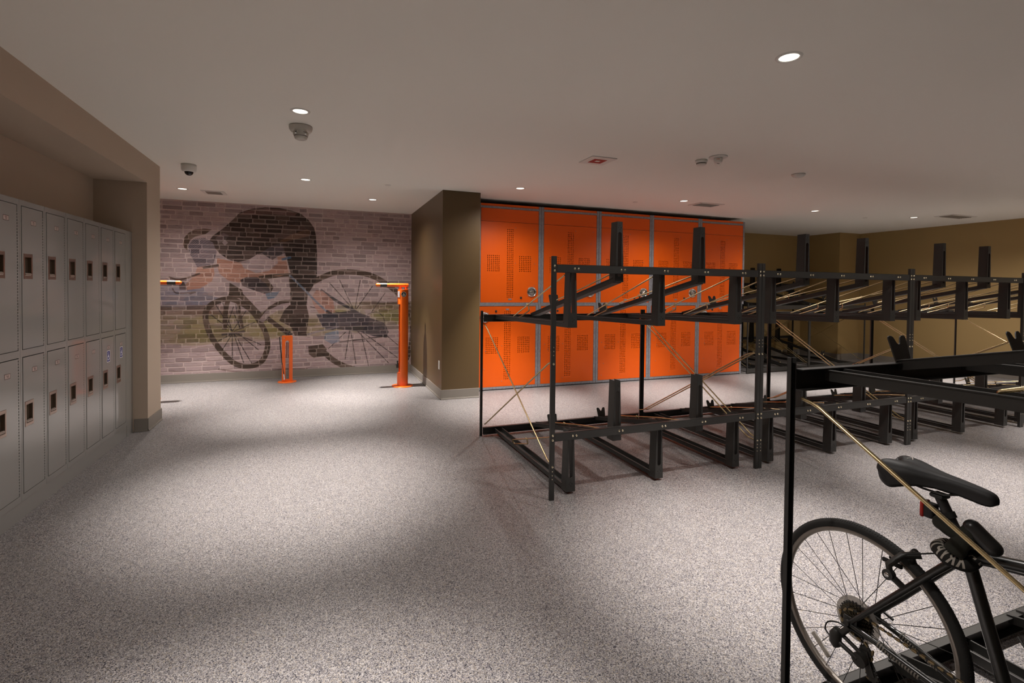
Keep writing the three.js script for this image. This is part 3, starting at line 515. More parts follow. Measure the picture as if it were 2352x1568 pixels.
function trayGeo(z0, y0, z1, y1) {                                // folded channel with rolled lips from rear to front
  const L = Math.hypot(z1 - z0, y1 - y0), w = 0.039, h = 0.042, t = 0.0035, l = 0.006;
  const g = plate([[-w, 0], [w, 0], [w, h - 0.001], [w - 0.001, h], [w + l - 0.001, h], [w + l, h - 0.001], [w + l, h - t], [w, h - t - 0.0], [w, 0]].slice(0, 2).concat([[w, h], [w - t, h], [w - t, t], [-w + t, t], [-w + t, h], [-w, h]]), L);
  const lips = [rbox(w - 0.001, w + l, h - 0.005, h, 0, L, 0.002, 1), rbox(-w - l, -w + 0.001, h - 0.005, h, 0, L, 0.002, 1)];
  const j = join([g, ...lips]); j.rotateX(-Math.atan2(y1 - y0, z1 - z0)); j.translate(0, y0, z0); return j;
}
const cache = new Map(); const cached = (k, f) => { if (!cache.has(k)) cache.set(k, join(f())); return cache.get(k); };
function makeRack([x, z], n, label, { chocks = [0.5, 0.5], low = chocks, turn: ry = 0 } = {}) {
  const W = n * STEP, t = thing('bike_rack', label, 'bike rack', [x, 0, z], ry, 'black two-tier bike racks');
  for (const [px, pr] of [[0.0195, 0.014], [W - 0.0195, W - 0.014]]) {
    sameMesh('post', cached('near' + px, () => postGeo(px, D, 1.847, 1)), M.black, t);
    sameMesh('post', cached('rear' + pr, () => postGeo(pr, 0, 1.358, -1)), M.black, t);
    const bx = px < 1 ? px + 0.012 : px - 0.012;
    sameMesh('brace_rod', cached('braceA' + bx, () => bar([V(bx, 1.214, 0.03), V(bx, 1.20, 0.09), V(bx, 0.27, D - 0.10), V(bx, 0.256, D - 0.02)], 0.0065, 8, 0.03)), M.gold, t);
    sameMesh('brace_rod', cached('braceB' + bx, () => bar([V(bx + 0.012 * (px < 1 ? 1 : -1), 0.135, 0.03), V(bx, 0.15, 0.09), V(bx, 1.03, D - 0.09), V(bx, 1.04, D - 0.02)], 0.0065, 8, 0.03)), M.gold, t);
  }
  const bolts = [];
  TIERS.forEach((T, k) => {
    sameMesh('front_rail', cached('fr' + k + n, () => railGeo(0.041, W - 0.041, T.rail, 0.062, D + 0.008, 1)), M.black, t);
    sameMesh('rear_rail', cached('rr' + k + n, () => railGeo(0.036, W - 0.036, T.rear, 0.078, -0.004, -1)), M.black, t);
    for (const px of [0.0195, W - 0.0195]) for (const dy of [-0.018, 0.018]) bolts.push(boltHead(px, T.rail + dy, D + 0.012));
    for (let i = 0; i < n; i++) {
      const cx = STEP * (i + 0.5), high = i % 2;
      const [ya, yb] = high ? T.high : T.low, zs = D - 0.135, zr = 0.012;
      const tr = sameMesh('tray', cached(`tray${k}${high}`, () => trayGeo(zr, ya, zs + (high ? 0.06 : 0.02), yb)), M.black, t); tr.position.x = cx;
      const st = sameMesh('stanchion', stanchion[high], M.black, tr); st.position.set(0, high ? T.rail - 0.095 : T.rail - 0.455, zs + 0.0);
      const yAt = z => ya + (yb - ya) * (z - zr) / (zs - zr);
      if (high) { const f = (k ? chocks : low)[Math.floor(i / 2)] ?? 0.5, c = sameMesh('wheel_chock', chockGeo, M.black, tr); c.position.set(0, yAt(f) + 0.055, f); }
      // locking rod: runs down beside the wheel and folds into a long hook
      const lx = -0.030, q = V;
      const r = high ? [q(lx, T.rail - 0.03, zs - 0.0), q(lx, yAt(0.49) + 0.062, 0.49), q(lx + 0.016, yAt(0.49) + 0.022, 0.495), q(lx + 0.016, yAt(0.83) + 0.022, 0.83), q(lx, yAt(0.84) + 0.064, 0.855), q(lx - 0.008, yAt(0.84) + 0.075, 0.84)]
        : [q(lx, T.rail - 0.045, zs - 0.0), q(lx, T.low[0] + 0.056, 0.52), q(lx + 0.016, T.low[0] + 0.018, 0.535), q(lx + 0.016, T.low[0] + 0.018 + 0.112 * (T.rail - T.low[0]) / 0.487, 0.885), q(lx, T.low[0] + 0.065 + 0.112 * (T.rail - T.low[0]) / 0.487, 0.90), q(lx - 0.008, T.low[0] + 0.08 + 0.112 * (T.rail - T.low[0]) / 0.487, 0.885)];
      if (high) r.splice(1, 0, q(lx, yAt(1.2) + 0.060, 1.2));
      sameMesh('locking_rod', cached(`rod${k}${high}`, () => bar(r, 0.0062, 8, 0.014)), M.gold, tr);
      for (const dx of [-0.016, 0.016]) bolts.push(boltHead(cx + dx, T.rail, D + 0.008));
    }
  });
  for (const px of [0.0195, W - 0.0195]) for (const y of [1.035, 0.255]) bolts.push(boltHead(px, y, D + 0.012));
  for (const px of [0.0195, W - 0.0195]) for (const y of [1.10, 1.13, 1.16, 0.16, 0.19, 0.22]) bolts.push(at(boltHead(0, 0, 0).scale(0.5, 0.5, 0.5), px, y, D + 0.012));
  stuff(mesh('bolts', bolts, M.goldbolt, t));
  return t;
}
const RZ = -5.189, RX = 1.631;
makeRack([RX, RZ], 5, 'end bay of the long black two-tier rack, in front of the orange lockers', { chocks: [0.52, 0.10] });
makeRack([RX + 5 * STEP, RZ], 5, 'second bay of the long black two-tier rack, counted from its open end');
makeRack([RX + 10 * STEP, RZ], 5, 'third bay of the long black rack, before the lit brown wall', { chocks: [0.5, 0.45] });
makeRack([RX + 15 * STEP, RZ], 5, 'last bay of the long black rack, nearest the brown wall');
makeRack([1.600, -1.347], 5, 'black two-tier rack that holds the parked bicycle', { chocks: [0.0, 0.0], low: [1.15, 1.15] });
makeRack([7.70 + 4 * STEP, -7.42], 4, 'rack bay against the rear wall, touching the end of the orange lockers', { turn: Math.PI });
makeRack([7.70 + 8 * STEP, -7.42], 4, 'rack bay against the rear wall, in the dark corner', { turn: Math.PI });

// ---------- repair stands and tyre pump ----------
function repairStand(x, z, dir, label) {
  const t = thing('repair_stand', label, 'repair stand', [x, 0, z], 0, 'orange bicycle repair stands');
  const r = 0.088;
  mesh('base_plate', lathe([[0, 0], [0.17, 0], [0.172, 0.004], [0.168, 0.012], [0.10, 0.014], [0, 0.014]], 40), M.orangeGloss, t);
  const seg = (y0, y1, a0, a1) => { const g = []; const outer = new THREE.CylinderGeometry(r, r, y1 - y0, 36, 1, true, a0, a1 - a0), inner = new THREE.CylinderGeometry(r - 0.006, r - 0.006, y1 - y0, 36, 1, true, a0, a1 - a0); g.push(at(outer, 0, (y0 + y1) / 2, 0)); const q = at(inner, 0, (y0 + y1) / 2, 0); q.index.array.reverse(); const nn = q.attributes.normal.array; for (let i = 0; i < nn.length; i++) nn[i] *= -1; g.push(q); return g; };
  // round column, its middle cut open towards the arm side
  const c0 = dir < 0 ? Math.PI * 1.5 : Math.PI * 0.5;
  mesh('column', [...seg(0.014, 0.215, 0, Math.PI * 2), ...seg(0.215, 1.33, c0 + 0.95, c0 + Math.PI * 2 - 0.95), ...seg(1.33, 1.565, 0, Math.PI * 2), at(lathe([[0, 0.004], [r - 0.002, 0.004], [r, 0], [r, -0.006]], 36), 0, 1.562, 0), at(lathe([[0, 0], [r, 0]], 36), 0, 1.332, 0), at(lathe([[0, 0], [r, 0]], 36), 0, 0.215, 0)], mat(M.orangeGloss.color, 0.3, 0, { clearcoat: 0.4, clearcoatRoughness: 0.25, side: THREE.DoubleSide }), t);
  mesh('cable_tray', [box(-0.03 * -dir - 0.004, -0.03 * -dir + 0.004, 0.22, 1.32, -0.05, 0.05)], M.orangeGloss, t);
  for (const sx of [-0.045, 0.05]) mesh('arm_saddle', at(new THREE.CylinderGeometry(0.018, 0.03, 0.05, 16), -sx * dir, 1.59, 0), M.orangeGloss, t);
  const a = mesh('arm', [rod(V(-dir * 0.085, 1.635, 0), V(dir * 0.40, 1.635, 0), 0.030, 24), at(new THREE.SphereGeometry(0.030, 20, 12), dir * 0.40, 1.635, 0)], M.orangeGloss, t);
  mesh('grip_band', rod(V(dir * 0.255, 1.635, 0), V(dir * 0.36, 1.635, 0), 0.0312, 24), M.black, a);
  const badge = canvas(128, 128, (c) => { c.fillStyle = 'rgb(20,20,20)'; c.fillRect(0, 0, 128, 128); c.strokeStyle = 'rgb(215,215,210)'; c.lineWidth = 8; c.beginPath(); c.arc(64, 64, 56, 0, 7); c.stroke(); c.fillStyle = c.strokeStyle; c.beginPath(); c.arc(64, 50, 17, 0, 7); c.fill(); c.fillStyle = 'rgb(20,20,20)'; c.beginPath(); c.arc(64, 50, 9, 0, 7); c.fill(); c.strokeStyle = 'rgb(215,215,210)'; c.lineWidth = 9; c.beginPath(); c.arc(64, 60, 34, 0.5, 2.64); c.stroke(); c.fillStyle = 'rgb(215,215,210)'; c.fillRect(36, 72, 56, 14); });
  mesh('badge', at(turn(new THREE.CircleGeometry(0.043, 28), 0, 0), 0.0, 1.49, r + 0.001), mat(0xffffff, 0.4, 0, { map: badge }), t);
  mesh('instruction_label', at(turn(box(-0.022, 0.022, -0.05, 0.05, 0, 0.001), 0, dir * 0.95), dir * 0.074, 1.49, 0.052), mat(lin(0.28, 0.27, 0.27), 0.5), t);
  const tools = mesh('hanging_tool', [rbox(-0.012, 0.012, -0.06, 0.0, -0.01, 0.01, 0.006), rbox(-0.02, 0.02, -0.12, -0.055, -0.012, 0.012, 0.008)], M.black, t); tools.position.set(dir * 0.085, 0.42, 0.03);
  mesh('tool_cable', [sweep([V(dir * 0.05, 0.9, 0.03), V(dir * 0.07, 0.7, 0.035), V(dir * 0.078, 0.55, 0.03), V(dir * 0.085, 0.42, 0.03)], 0.003, 6)], M.steel, t);
}
repairStand(1.275, -8.26, -1, 'orange bicycle repair stand next to the olive wall');
repairStand(-2.235, -8.32, 1, 'orange repair stand arm poking out behind the taupe wall');
{
  const t = thing('tyre_pump', 'short orange tyre pump with black hose in front of the brick wall', 'pump', [-0.49, 0, -9.2]);
  mesh('base_plate', lathe([[0, 0], [0.145, 0], [0.147, 0.004], [0.142, 0.012], [0, 0.013]], 40), M.orangeGloss, t);
  const s = new THREE.Shape([[-0.078, 0.012], [0.078, 0.012], [0.078, 0.765], [0.07, 0.775], [-0.07, 0.775], [-0.078, 0.765]].map(p => new THREE.Vector2(...p))), q = new THREE.Path();
  q.moveTo(-0.032, 0.045); q.lineTo(-0.032, 0.66); q.quadraticCurveTo(-0.03, 0.695, 0, 0.702); q.quadraticCurveTo(0.028, 0.695, 0.030, 0.66); q.lineTo(0.030, 0.045); q.closePath(); s.holes.push(q);
  mesh('housing', [turn(at(new THREE.ExtrudeGeometry(s, { depth: 0.08, bevelEnabled: true, bevelSize: 0.003, bevelThickness: 0.003, bevelSegments: 2 }), 0, 0, -0.04), 0, 0.12)], M.orangeGloss, t);
  mesh('pressure_gauge', [at(turn(new THREE.CylinderGeometry(0.016, 0.016, 0.006, 20), Math.PI / 2), -0.052, 0.735, 0.046)], M.chrome, t);
  mesh('piston', rod(V(0, 0.66, 0), V(0, 0.40, 0), 0.018, 14), M.steel, t); mesh('piston_rod', rod(V(0, 0.775, 0), V(0, 0.80, 0), 0.012, 10), M.steel, t);
  mesh('handle', [rod(V(0.0, 0.80, 0), V(0.045, 0.845, 0), 0.016, 14), rod(V(-0.02, 0.79, 0), V(0.08, 0.80, 0), 0.012, 12)], M.black, t);
  const hose = []; for (let i = 0; i <= 16; i++) { const u = i / 16; hose.push(V(-0.112 + 0.062 * u * u + 0.01 * Math.sin(u * 3), 0.76 - 0.62 * u, 0.045)); }
  mesh('hose', sweep(hose, 0.008, 10), M.rubber, t);
  mesh('pump_head', [rod(V(-0.05, 0.14, 0.045), V(-0.042, 0.05, 0.045), 0.012, 12), at(new THREE.SphereGeometry(0.016, 14, 10), -0.042, 0.05, 0.05), rod(V(-0.112, 0.76, 0.045), V(-0.085, 0.765, 0.02), 0.006, 8)], M.chrome, t);
}

// ---------- parked bicycle ----------
// bicycle frame of reference: origin on the tray under the rear hub, x towards the camera's right, +z forwards
const BX = 1.864, BZ = -1.243, BY = 0.062;
{
  const t = thing('bicycle', 'black bicycle parked in the near rack', 'bicycle', [BX, BY, BZ]);
  const RW = 0.341, HY = RW, WB = 1.0;                             // wheel radius, wheelbase
  const spokesOf = (lw, rw) => { const g = []; for (let i = 0; i < 28; i++) { const sd = i % 2 ? 1 : -1, a = i / 28 * Math.PI * 2, off = (i % 4 < 2 ? 1 : -1) * 0.85; const h = V(sd * (sd < 0 ? rw : lw), Math.cos(a + off) * 0.024, Math.sin(a + off) * 0.024), e = V(sd * 0.004, Math.cos(a) * 0.298, Math.sin(a) * 0.298); g.push(rod(h, e, 0.0013, 5)); } return g; };
  function wheel(name, z, rear) {
    const w = new THREE.Group();
    const tire = mesh(name, turn(lathe(Array.from({ length: 15 }, (_, i) => { const a = (i / 14 - 0.5) * Math.PI * 1.55; return [RW - 0.0165 + Math.cos(a) * 0.0165, Math.sin(a) * 0.0165]; }), 88), 0, 0, Math.PI / 2), M.rubber, t); tire.position.set(0, HY, z);
    const blocks = []; for (let i = 0; i < 230; i++) for (const s of [-1, 1]) { const b = box(-0.0032, 0.0032, -0.0006, 0.0006, -0.0026, 0.0026); b.rotateY(s * 0.6); b.rotateZ(-s * 0.52); b.translate(s * 0.0082, RW - 0.0022, 0); b.rotateX((i + (s > 0 ? 0.5 : 0)) / 230 * Math.PI * 2); blocks.push(b); }
    stuff(mesh('tread', blocks, M.rubber, tire));
    mesh('rim', turn(lathe([[0.318, -0.0105], [0.318, 0.0105], [0.304, 0.0105], [0.296, 0.006], [0.2955, 0], [0.296, -0.006], [0.304, -0.0105], [0.318, -0.0105]], 88), 0, 0, Math.PI / 2), M.rim, tire);
    stuff(mesh('spokes', spokesOf(0.034, rear ? 0.018 : 0.034), M.black, tire));
    mesh('hub', turn(lathe([[0, -0.055], [0.009, -0.055], [0.009, -0.036], [0.027, -0.036], [0.027, -0.032], [0.015, -0.03], [0.015, 0.03], [0.027, 0.032], [0.027, 0.036], [0.009, 0.036], [0.009, 0.055], [0, 0.055]], 28), 0, 0, Math.PI / 2), M.black, tire);
    return tire;
  }
  const rw = wheel('tyre', 0, true), fw = wheel('tyre', WB, false);
  mesh('spoke_reflector', [turn(rbox(-0.004, 0.004, -0.045, 0.045, -0.010, 0.010, 0.003), 0)].map(g => at(g, -0.008, 0, -0.245)).map(g => { g.rotateX(-0.92); return g; }), mat(lin(0.5, 0.47, 0.42), 0.2, 0, { transmission: 0.35, thickness: 0 }), rw);
  // frame tubes
  const BB = V(0, 0.270, 0.452), CL = V(0, 0.735, 0.315), HT = V(0, 0.835, 0.79), HB2 = V(0, 0.705, 0.835), tubes = [];
  const up = (a, b, k) => a.clone().lerp(b, k);
  mesh('seat_tube', rod(BB, CL.clone().add(up(V(0, 0, 0), CL.clone().sub(BB), 0.06)), 0.0185, 20, 0.0175), M.frame, t);
  mesh('top_tube', sweep([CL, up(CL, HT, 0.5).add(V(0, 0.004, 0)), HT.clone().add(V(0, -0.02, 0.0))], 0.021, 18, 0.8), M.frame, t);
  mesh('down_tube', rod(BB, HB2, 0.023, 20), M.frame, t); mesh('head_tube', rod(HB2.clone().add(V(0, -0.02, 0.007)), HT.clone().add(V(0, 0.02, -0.007)), 0.021, 20), M.frame, t);
  mesh('bottom_bracket', rod(V(-0.036, BB.y, BB.z), V(0.036, BB.y, BB.z), 0.022, 20), M.frame, t);
  for (const s of [-1, 1]) {
    mesh('seat_stay', sweep([V(s * 0.066, HY + 0.004, 0.006), V(s * 0.060, HY + 0.12, 0.10), V(s * 0.036, CL.y - 0.10, 0.235), V(s * 0.020, CL.y - 0.015, 0.303)], u => 0.0085 + 0.0045 * u, 14), M.frame, t);
    const cs = mesh('chain_stay', sweep([V(s * 0.066, HY - 0.006, 0.008), V(s * 0.058, HY - 0.02, 0.14), V(s * 0.034, BB.y + 0.012, 0.34), V(s * 0.022, BB.y, BB.z - 0.01)], u => 0.009 + 0.005 * u, 14), M.frame, t);
    // pale reflective bands wound round the stay
    const bands = []; for (let k = 0; k < 15; k++) { const u = 0.18 + k * 0.0105, z = 0.10 + k * 0.0085, y = HY - 0.0155 - (z - 0.10) * 0.22, x = s * (0.0605 - (z - 0.10) * 0.085); bands.push(rod(V(x, y, z), V(x - s * 0.0003, y - 0.001, z + 0.0045), 0.0122, 14)); }
    stuff(mesh('reflective_bands', bands, mat(lin(0.22, 0.20, 0.17), 0.5), cs));
    mesh('dropout', [rbox(s * 0.063 - 0.003, s * 0.063 + 0.003, HY - 0.022, HY + 0.02, -0.02, 0.028, 0.002)], M.frame, t);
    mesh('fork_blade', sweep([V(s * 0.052, HY, WB), V(s * 0.055, HY + 0.2, WB - 0.06), V(s * 0.045, HY + 0.34, WB - 0.135), V(0, HB2.y - 0.01, HB2.z)], u => 0.008 + 0.005 * u, 12), M.frame, t);
  }
  mesh('axle_nut', rod(V(-0.082, HY, 0), V(-0.066, HY, 0), 0.010, 14), M.black, t); mesh('quick_release_lever', [rod(V(0.066, HY, 0), V(0.082, HY, 0), 0.011, 14), sweep([V(0.078, HY, 0), V(0.084, HY + 0.02, 0.02), V(0.08, HY + 0.012, 0.06)], 0.005, 8)], M.black, t);
  // cassette and spoke guard on the drive side (-x)
  mesh('spoke_guard', turn(lathe([[0.026, -0.0015], [0.078, -0.0015], [0.078, 0.0015], [0.026, 0.0015]], 48), 0, 0, Math.PI / 2), mat(lin(0.62, 0.60, 0.57), 0.25, 0, { transmission: 0.75, thickness: 0 }), rw).position.x = -0.021;
  const sprockets = (r, n, tooth, th) => { const s = new THREE.Shape(); for (let i = 0; i < n * 4; i++) { const a = i / (n * 4) * Math.PI * 2, q = r + (i % 4 < 2 ? -tooth : tooth * 0.4); i ? s.lineTo(Math.cos(a) * q, Math.sin(a) * q) : s.moveTo(Math.cos(a) * q, Math.sin(a) * q); } s.closePath(); const m = Math.max(5, Math.round(n / 4)); if (r > 0.045) for (let i = 0; i < m; i++) { const p = new THREE.Path(); p.absarc(Math.cos(i / m * 6.283) * r * 0.76, Math.sin(i / m * 6.283) * r * 0.76, r * 0.10, 0, 6.283, true); s.holes.push(p); } return turn(new THREE.ExtrudeGeometry(s, { depth: th, bevelEnabled: false, curveSegments: 3 }), 0, -Math.PI / 2); };
  const cogMat = mat(lin(0.10, 0.085, 0.06), 0.4, 0.9);
  [[0.062, 30], [0.055, 26], [0.048, 23], [0.042, 20], [0.036, 17], [0.031, 15], [0.027, 13]].forEach(([r, n], i) => mesh('sprocket', at(sprockets(r, n, 0.0035, 0.002), -0.026 - i * 0.0047, 0, 0), i ? cogMat : M.black, rw));
  // rear derailleur
  const dr = mesh('rear_derailleur', [rod(V(-0.068, 0.325, 0.004), V(-0.080, 0.288, -0.020), 0.011, 14), sweep([V(-0.084, 0.300, -0.024), V(-0.087, 0.280, -0.033), V(-0.086, 0.255, -0.034), V(-0.084, 0.240, -0.026)], u => 0.012 + 0.009 * Math.sin(Math.PI * (0.15 + u * 0.7)), 14), sweep([V(-0.088, 0.262, -0.024), V(-0.078, 0.238, 0.040)], 0.008, 12), sweep([V(-0.074, 0.286, -0.020), V(-0.064, 0.256, 0.044)], 0.007, 12),
    rod(V(-0.082, 0.236, 0.046), V(-0.056, 0.240, 0.046), 0.025, 24, 0.022)], M.black, t);
  for (const cx of [-0.0575, -0.0435]) mesh('cage_plate', sweep([V(cx, 0.268, 0.050), V(cx, 0.232, 0.060), V(cx, 0.192, 0.076)], 0.013, 12, 0.12), M.black, dr);
  mesh('jockey_wheel', at(sprockets(0.021, 11, 0.003, 0.006), -0.0475, 0.264, 0.052), M.black, dr); mesh('jockey_wheel', at(sprockets(0.021, 11, 0.003, 0.006), -0.0475, 0.194, 0.076), M.black, dr);
  mesh('gear_cable', sweep(new THREE.CatmullRomCurve3([V(-0.086, 0.258, -0.050), V(-0.088, 0.275, -0.072), V(-0.086, 0.305, -0.066), V(-0.078, 0.322, -0.035), V(-0.072, 0.322, 0.005), V(-0.068, 0.318, 0.05)]).getPoints(28), 0.0026, 8), M.rubber, dr);
  // chain: alternating plates along the loop
  const CR = 0.082, loop = [V(-0.045, HY + 0.040, 0.006), V(-0.045, BB.y + CR, BB.z), V(-0.045, BB.y + CR * 0.7, BB.z + CR * 0.7), V(-0.045, BB.y, BB.z + CR), V(-0.045, BB.y - CR * 0.7, BB.z + CR * 0.7), V(-0.045, BB.y - CR, BB.z), V(-0.048, 0.172, 0.085), V(-0.0485, 0.178, 0.060), V(-0.0485, 0.205, 0.056), V(-0.0485, 0.246, 0.070), V(-0.0485, 0.270, 0.073), V(-0.0485, 0.286, 0.054), V(-0.047, 0.295, 0.010), V(-0.045, 0.310, -0.034), V(-0.045, 0.341, -0.045), V(-0.045, HY + 0.034, -0.022)];
  const chain = [], inner = []; { const P = [...loop, loop[0]]; let carry = 0, odd = 0; for (let i = 0; i < P.length - 1; i++) { const L = P[i].distanceTo(P[i + 1]); let s = carry; for (; s < L; s += 0.0127) { const a = P[i].clone().lerp(P[i + 1], s / L), d = P[i + 1].clone().sub(P[i]).normalize(), b = a.clone().addScaledVector(d, 0.0127), ang = Math.atan2(b.y - a.y, b.z - a.z); const out = odd++ % 2, w = out ? 0.0034 : 0.0018; for (const sx of [-w, w]) { const g = new THREE.CapsuleGeometry(out ? 0.0044 : 0.0030, out ? 0.0105 : 0.0127, 2, 6); g.scale(0.22, 1, 1); g.rotateX(Math.PI / 2 - ang); const m = a.clone().lerp(b, 0.5); g.translate(m.x + sx, m.y, m.z); (out ? chain : inner).push(g); } } carry = s - L; } }
  stuff(mesh('chain', chain, mat(lin(0.36, 0.28, 0.16), 0.35, 1), t)); stuff(mesh('inner_chain_links', inner, M.black, t));
  const ring = mesh('chainring', at(sprockets(0.080, 40, 0.0035, 0.003), -0.0435, BB.y, BB.z), M.black, t);
  mesh('crank_arm', sweep([V(-0.062, BB.y, BB.z), V(-0.07, BB.y - 0.01, BB.z - 0.09), V(-0.074, BB.y - 0.02, BB.z - 0.165)], 0.011, 12), M.black, t); mesh('crank_arm', sweep([V(0.062, BB.y, BB.z), V(0.074, BB.y + 0.02, BB.z + 0.165)], 0.011, 12), M.black, t);
  mesh('pedal', rbox(-0.18, -0.085, BB.y - 0.032, BB.y - 0.008, BB.z - 0.205, BB.z - 0.125, 0.006), M.black, t); mesh('pedal', rbox(0.085, 0.18, BB.y + 0.008, BB.y + 0.032, BB.z + 0.125, BB.z + 0.205, 0.006), M.black, t);
  // rim brake on the seat stays
  mesh('brake_arm', [sweep([V(-0.046, 0.555, 0.170), V(-0.062, 0.585, 0.135), V(-0.058, 0.615, 0.125), V(-0.03, 0.655, 0.150), V(0.0, 0.668, 0.19)], 0.011, 12), at(turn(new THREE.CylinderGeometry(0.017, 0.017, 0.02, 20), 0, 0, Math.PI / 2), -0.066, 0.588, 0.132)], M.black, t);
  mesh('brake_arm', [sweep([V(0.046, 0.555, 0.170), V(0.062, 0.585, 0.135), V(0.05, 0.63, 0.13), V(0.02, 0.662, 0.16)], 0.011, 12)], M.black, t);
  mesh('brake_bolt', at(turn(lathe([[0, 0.004], [0.007, 0.004], [0.008, 0]], 16), 0, 0, Math.PI / 2), -0.076, 0.588, 0.132), M.chrome, t);
  for (const px of [-0.0185, 0.0185]) mesh('brake_pad', rbox(px - 0.0055, px + 0.0055, 0.600, 0.614, 0.080, 0.145, 0.004), M.rubber, t);
  mesh('brake_cable', sweep([V(-0.058, 0.62, 0.125), V(-0.04, 0.67, 0.17), V(-0.01, 0.70, 0.235)], 0.0025, 6), M.rubber, t); mesh('gear_cable', sweep([V(-0.018, 0.725, 0.33), V(-0.019, 0.77, 0.55), V(-0.018, 0.80, 0.72)], 0.0028, 6), M.rubber, t);
  // seat post, clamp, rails
  const PT = V(0, 0.885, 0.238), axis = CL.clone().sub(BB).normalize();
  mesh('seat_post', [rod(CL, PT, 0.0148, 20), rbox(-0.022, 0.022, PT.y - 0.004, PT.y + 0.010, PT.z - 0.020, PT.z + 0.020, 0.006)], mat(lin(0.02, 0.02, 0.021), 0.38), t);
  mesh('seat_clamp', rod(CL.clone().addScaledVector(axis, 0.016), CL.clone().addScaledVector(axis, 0.036), 0.022, 20), M.frame, t);
  // saddle: cross sections from the rear wings to the nose
  const sec = [[0.045, 0.052, 0.962, 0.026, 1], [0.050, 0.067, 0.969, 0.046, 0.95], [0.062, 0.075, 0.974, 0.066, 0.75], [0.085, 0.076, 0.975, 0.078, 0.5], [0.115, 0.069, 0.973, 0.066, 0.36], [0.148, 0.054, 0.967, 0.050, 0.26], [0.185, 0.038, 0.962, 0.041, 0.16], [0.225, 0.029, 0.959, 0.038, 0.06], [0.262, 0.0245, 0.955, 0.038, 0], [0.294, 0.0215, 0.950, 0.037, 0], [0.310, 0.0175, 0.945, 0.031, 0], [0.318, 0.011, 0.938, 0.020, 0], [0.3215, 0.004, 0.931, 0.008, 0]];
  {
    const pos = [], idx = [], NS = 28;
    const fine = []; const cr = (a, b, c, d, u) => 0.5 * (2 * b + (c - a) * u + (2 * a - 5 * b + 4 * c - d) * u * u + (3 * b - a - 3 * c + d) * u * u * u);
    for (let i = 0; i < sec.length - 1; i++) for (let k = 0; k < 4; k++) { const A = sec[Math.max(0, i - 1)], B = sec[i], E = sec[i + 1], F = sec[Math.min(sec.length - 1, i + 2)]; fine.push(B.map((_, j) => Math.max(0, cr(A[j], B[j], E[j], F[j], k / 4)))); }
    fine.push(sec[sec.length - 1]); sec.length = 0; sec.push(...fine);
    sec.forEach(([z0, w0, y, h, dip]) => { const w = w0 * (1 + 0.14 * dip); const z = 0.084 + (z0 - 0.045) * 1.10; for (let k = 0; k <= NS; k++) { const u = k / NS * 2 - 1, a = u * Math.PI * 0.62, x = w * Math.sin(a) / Math.sin(Math.min(Math.PI / 2, Math.PI * 0.62)), top = Math.cos(a); const notch = dip * 0.020 * Math.exp(-Math.pow(x / (w * 0.34), 2)); const back = dip * 0.030 * Math.exp(-Math.pow(x / (w * 0.42), 2)) * Math.max(0, 1 - (z - 0.084) / 0.070); pos.push(x * (top < 0 ? 0.93 : 1), y - h * Math.pow(1 - top, 1.55) * 0.72 - notch, z + back); } });
    const w1 = NS + 1; for (let i = 0; i < sec.length - 1; i++) for (let k = 0; k < NS; k++) idx.push(i * w1 + k, (i + 1) * w1 + k, i * w1 + k + 1, i * w1 + k + 1, (i + 1) * w1 + k, (i + 1) * w1 + k + 1);
    for (const [e, f] of [[0, 1], [sec.length - 1, 0]]) { const c = pos.length / 3; let cx = 0, cy = 0, cz = 0; for (let k = 0; k < w1; k++) { cx += pos[(e * w1 + k) * 3]; cy += pos[(e * w1 + k) * 3 + 1]; cz += pos[(e * w1 + k) * 3 + 2]; } pos.push(cx / w1, cy / w1, cz / w1 + (f ? 0.004 : 0.001)); for (let k = 0; k < NS; k++) f ? idx.push(c, e * w1 + k, e * w1 + k + 1) : idx.push(c, e * w1 + k + 1, e * w1 + k); }
    // closed underside
    for (let i = 0; i < sec.length - 1; i++) idx.push(i * w1, i * w1 + NS, (i + 1) * w1, i * w1 + NS, (i + 1) * w1 + NS, (i + 1) * w1);
    const g = new THREE.BufferGeometry(); g.setAttribute('position', new THREE.Float32BufferAttribute(pos, 3)); g.setIndex(idx); g.computeVertexNormals();
    const sd = mesh('saddle', g, mat(M.saddle.color, 0.55, 0, { side: THREE.DoubleSide }), t);
    const probe = new THREE.Raycaster(), dm = new THREE.Mesh(sd.geometry, new THREE.MeshBasicMaterial({ side: THREE.DoubleSide }));
    const on = (x, z) => { probe.set(V(x, 2, z), V(0, -1, 0)); const h = probe.intersectObject(dm)[0]; return V(x, (h ? h.point.y : 0.96) + 0.001, z); };
    mesh('saddle_mark', [rod(on(0.020, 0.128), on(0.036, 0.136), 0.0016, 5), rod(on(0.036, 0.136), on(0.020, 0.146), 0.0016, 5)], M.white, sd);
    for (const s of [-1, 1]) mesh('saddle_rail', sweep([V(s * 0.030, 0.925, 0.085), V(s * 0.024, 0.908, 0.14), V(s * 0.021, 0.900, 0.20), V(s * 0.021, 0.900, 0.26), V(s * 0.010, 0.915, 0.30)], 0.0036, 8), M.black, sd);
  }
  // rear lamp on the seat post
  const lamp = mesh('rear_lamp', [rbox(-0.019, 0.019, 0.806, 0.854, 0.198, 0.230, 0.009), rod(V(0, 0.83, 0.225), V(0, 0.835, 0.262), 0.009, 10)], M.dark, t);
  mesh('red_lens', rbox(-0.021, 0.021, 0.804, 0.857, 0.191, 0.203, 0.006), M.red, lamp);
  mesh('clamp_band', rod(V(0, 0.828, 0.2715), V(0, 0.844, 0.2625), 0.0165, 18), M.rubber, lamp);
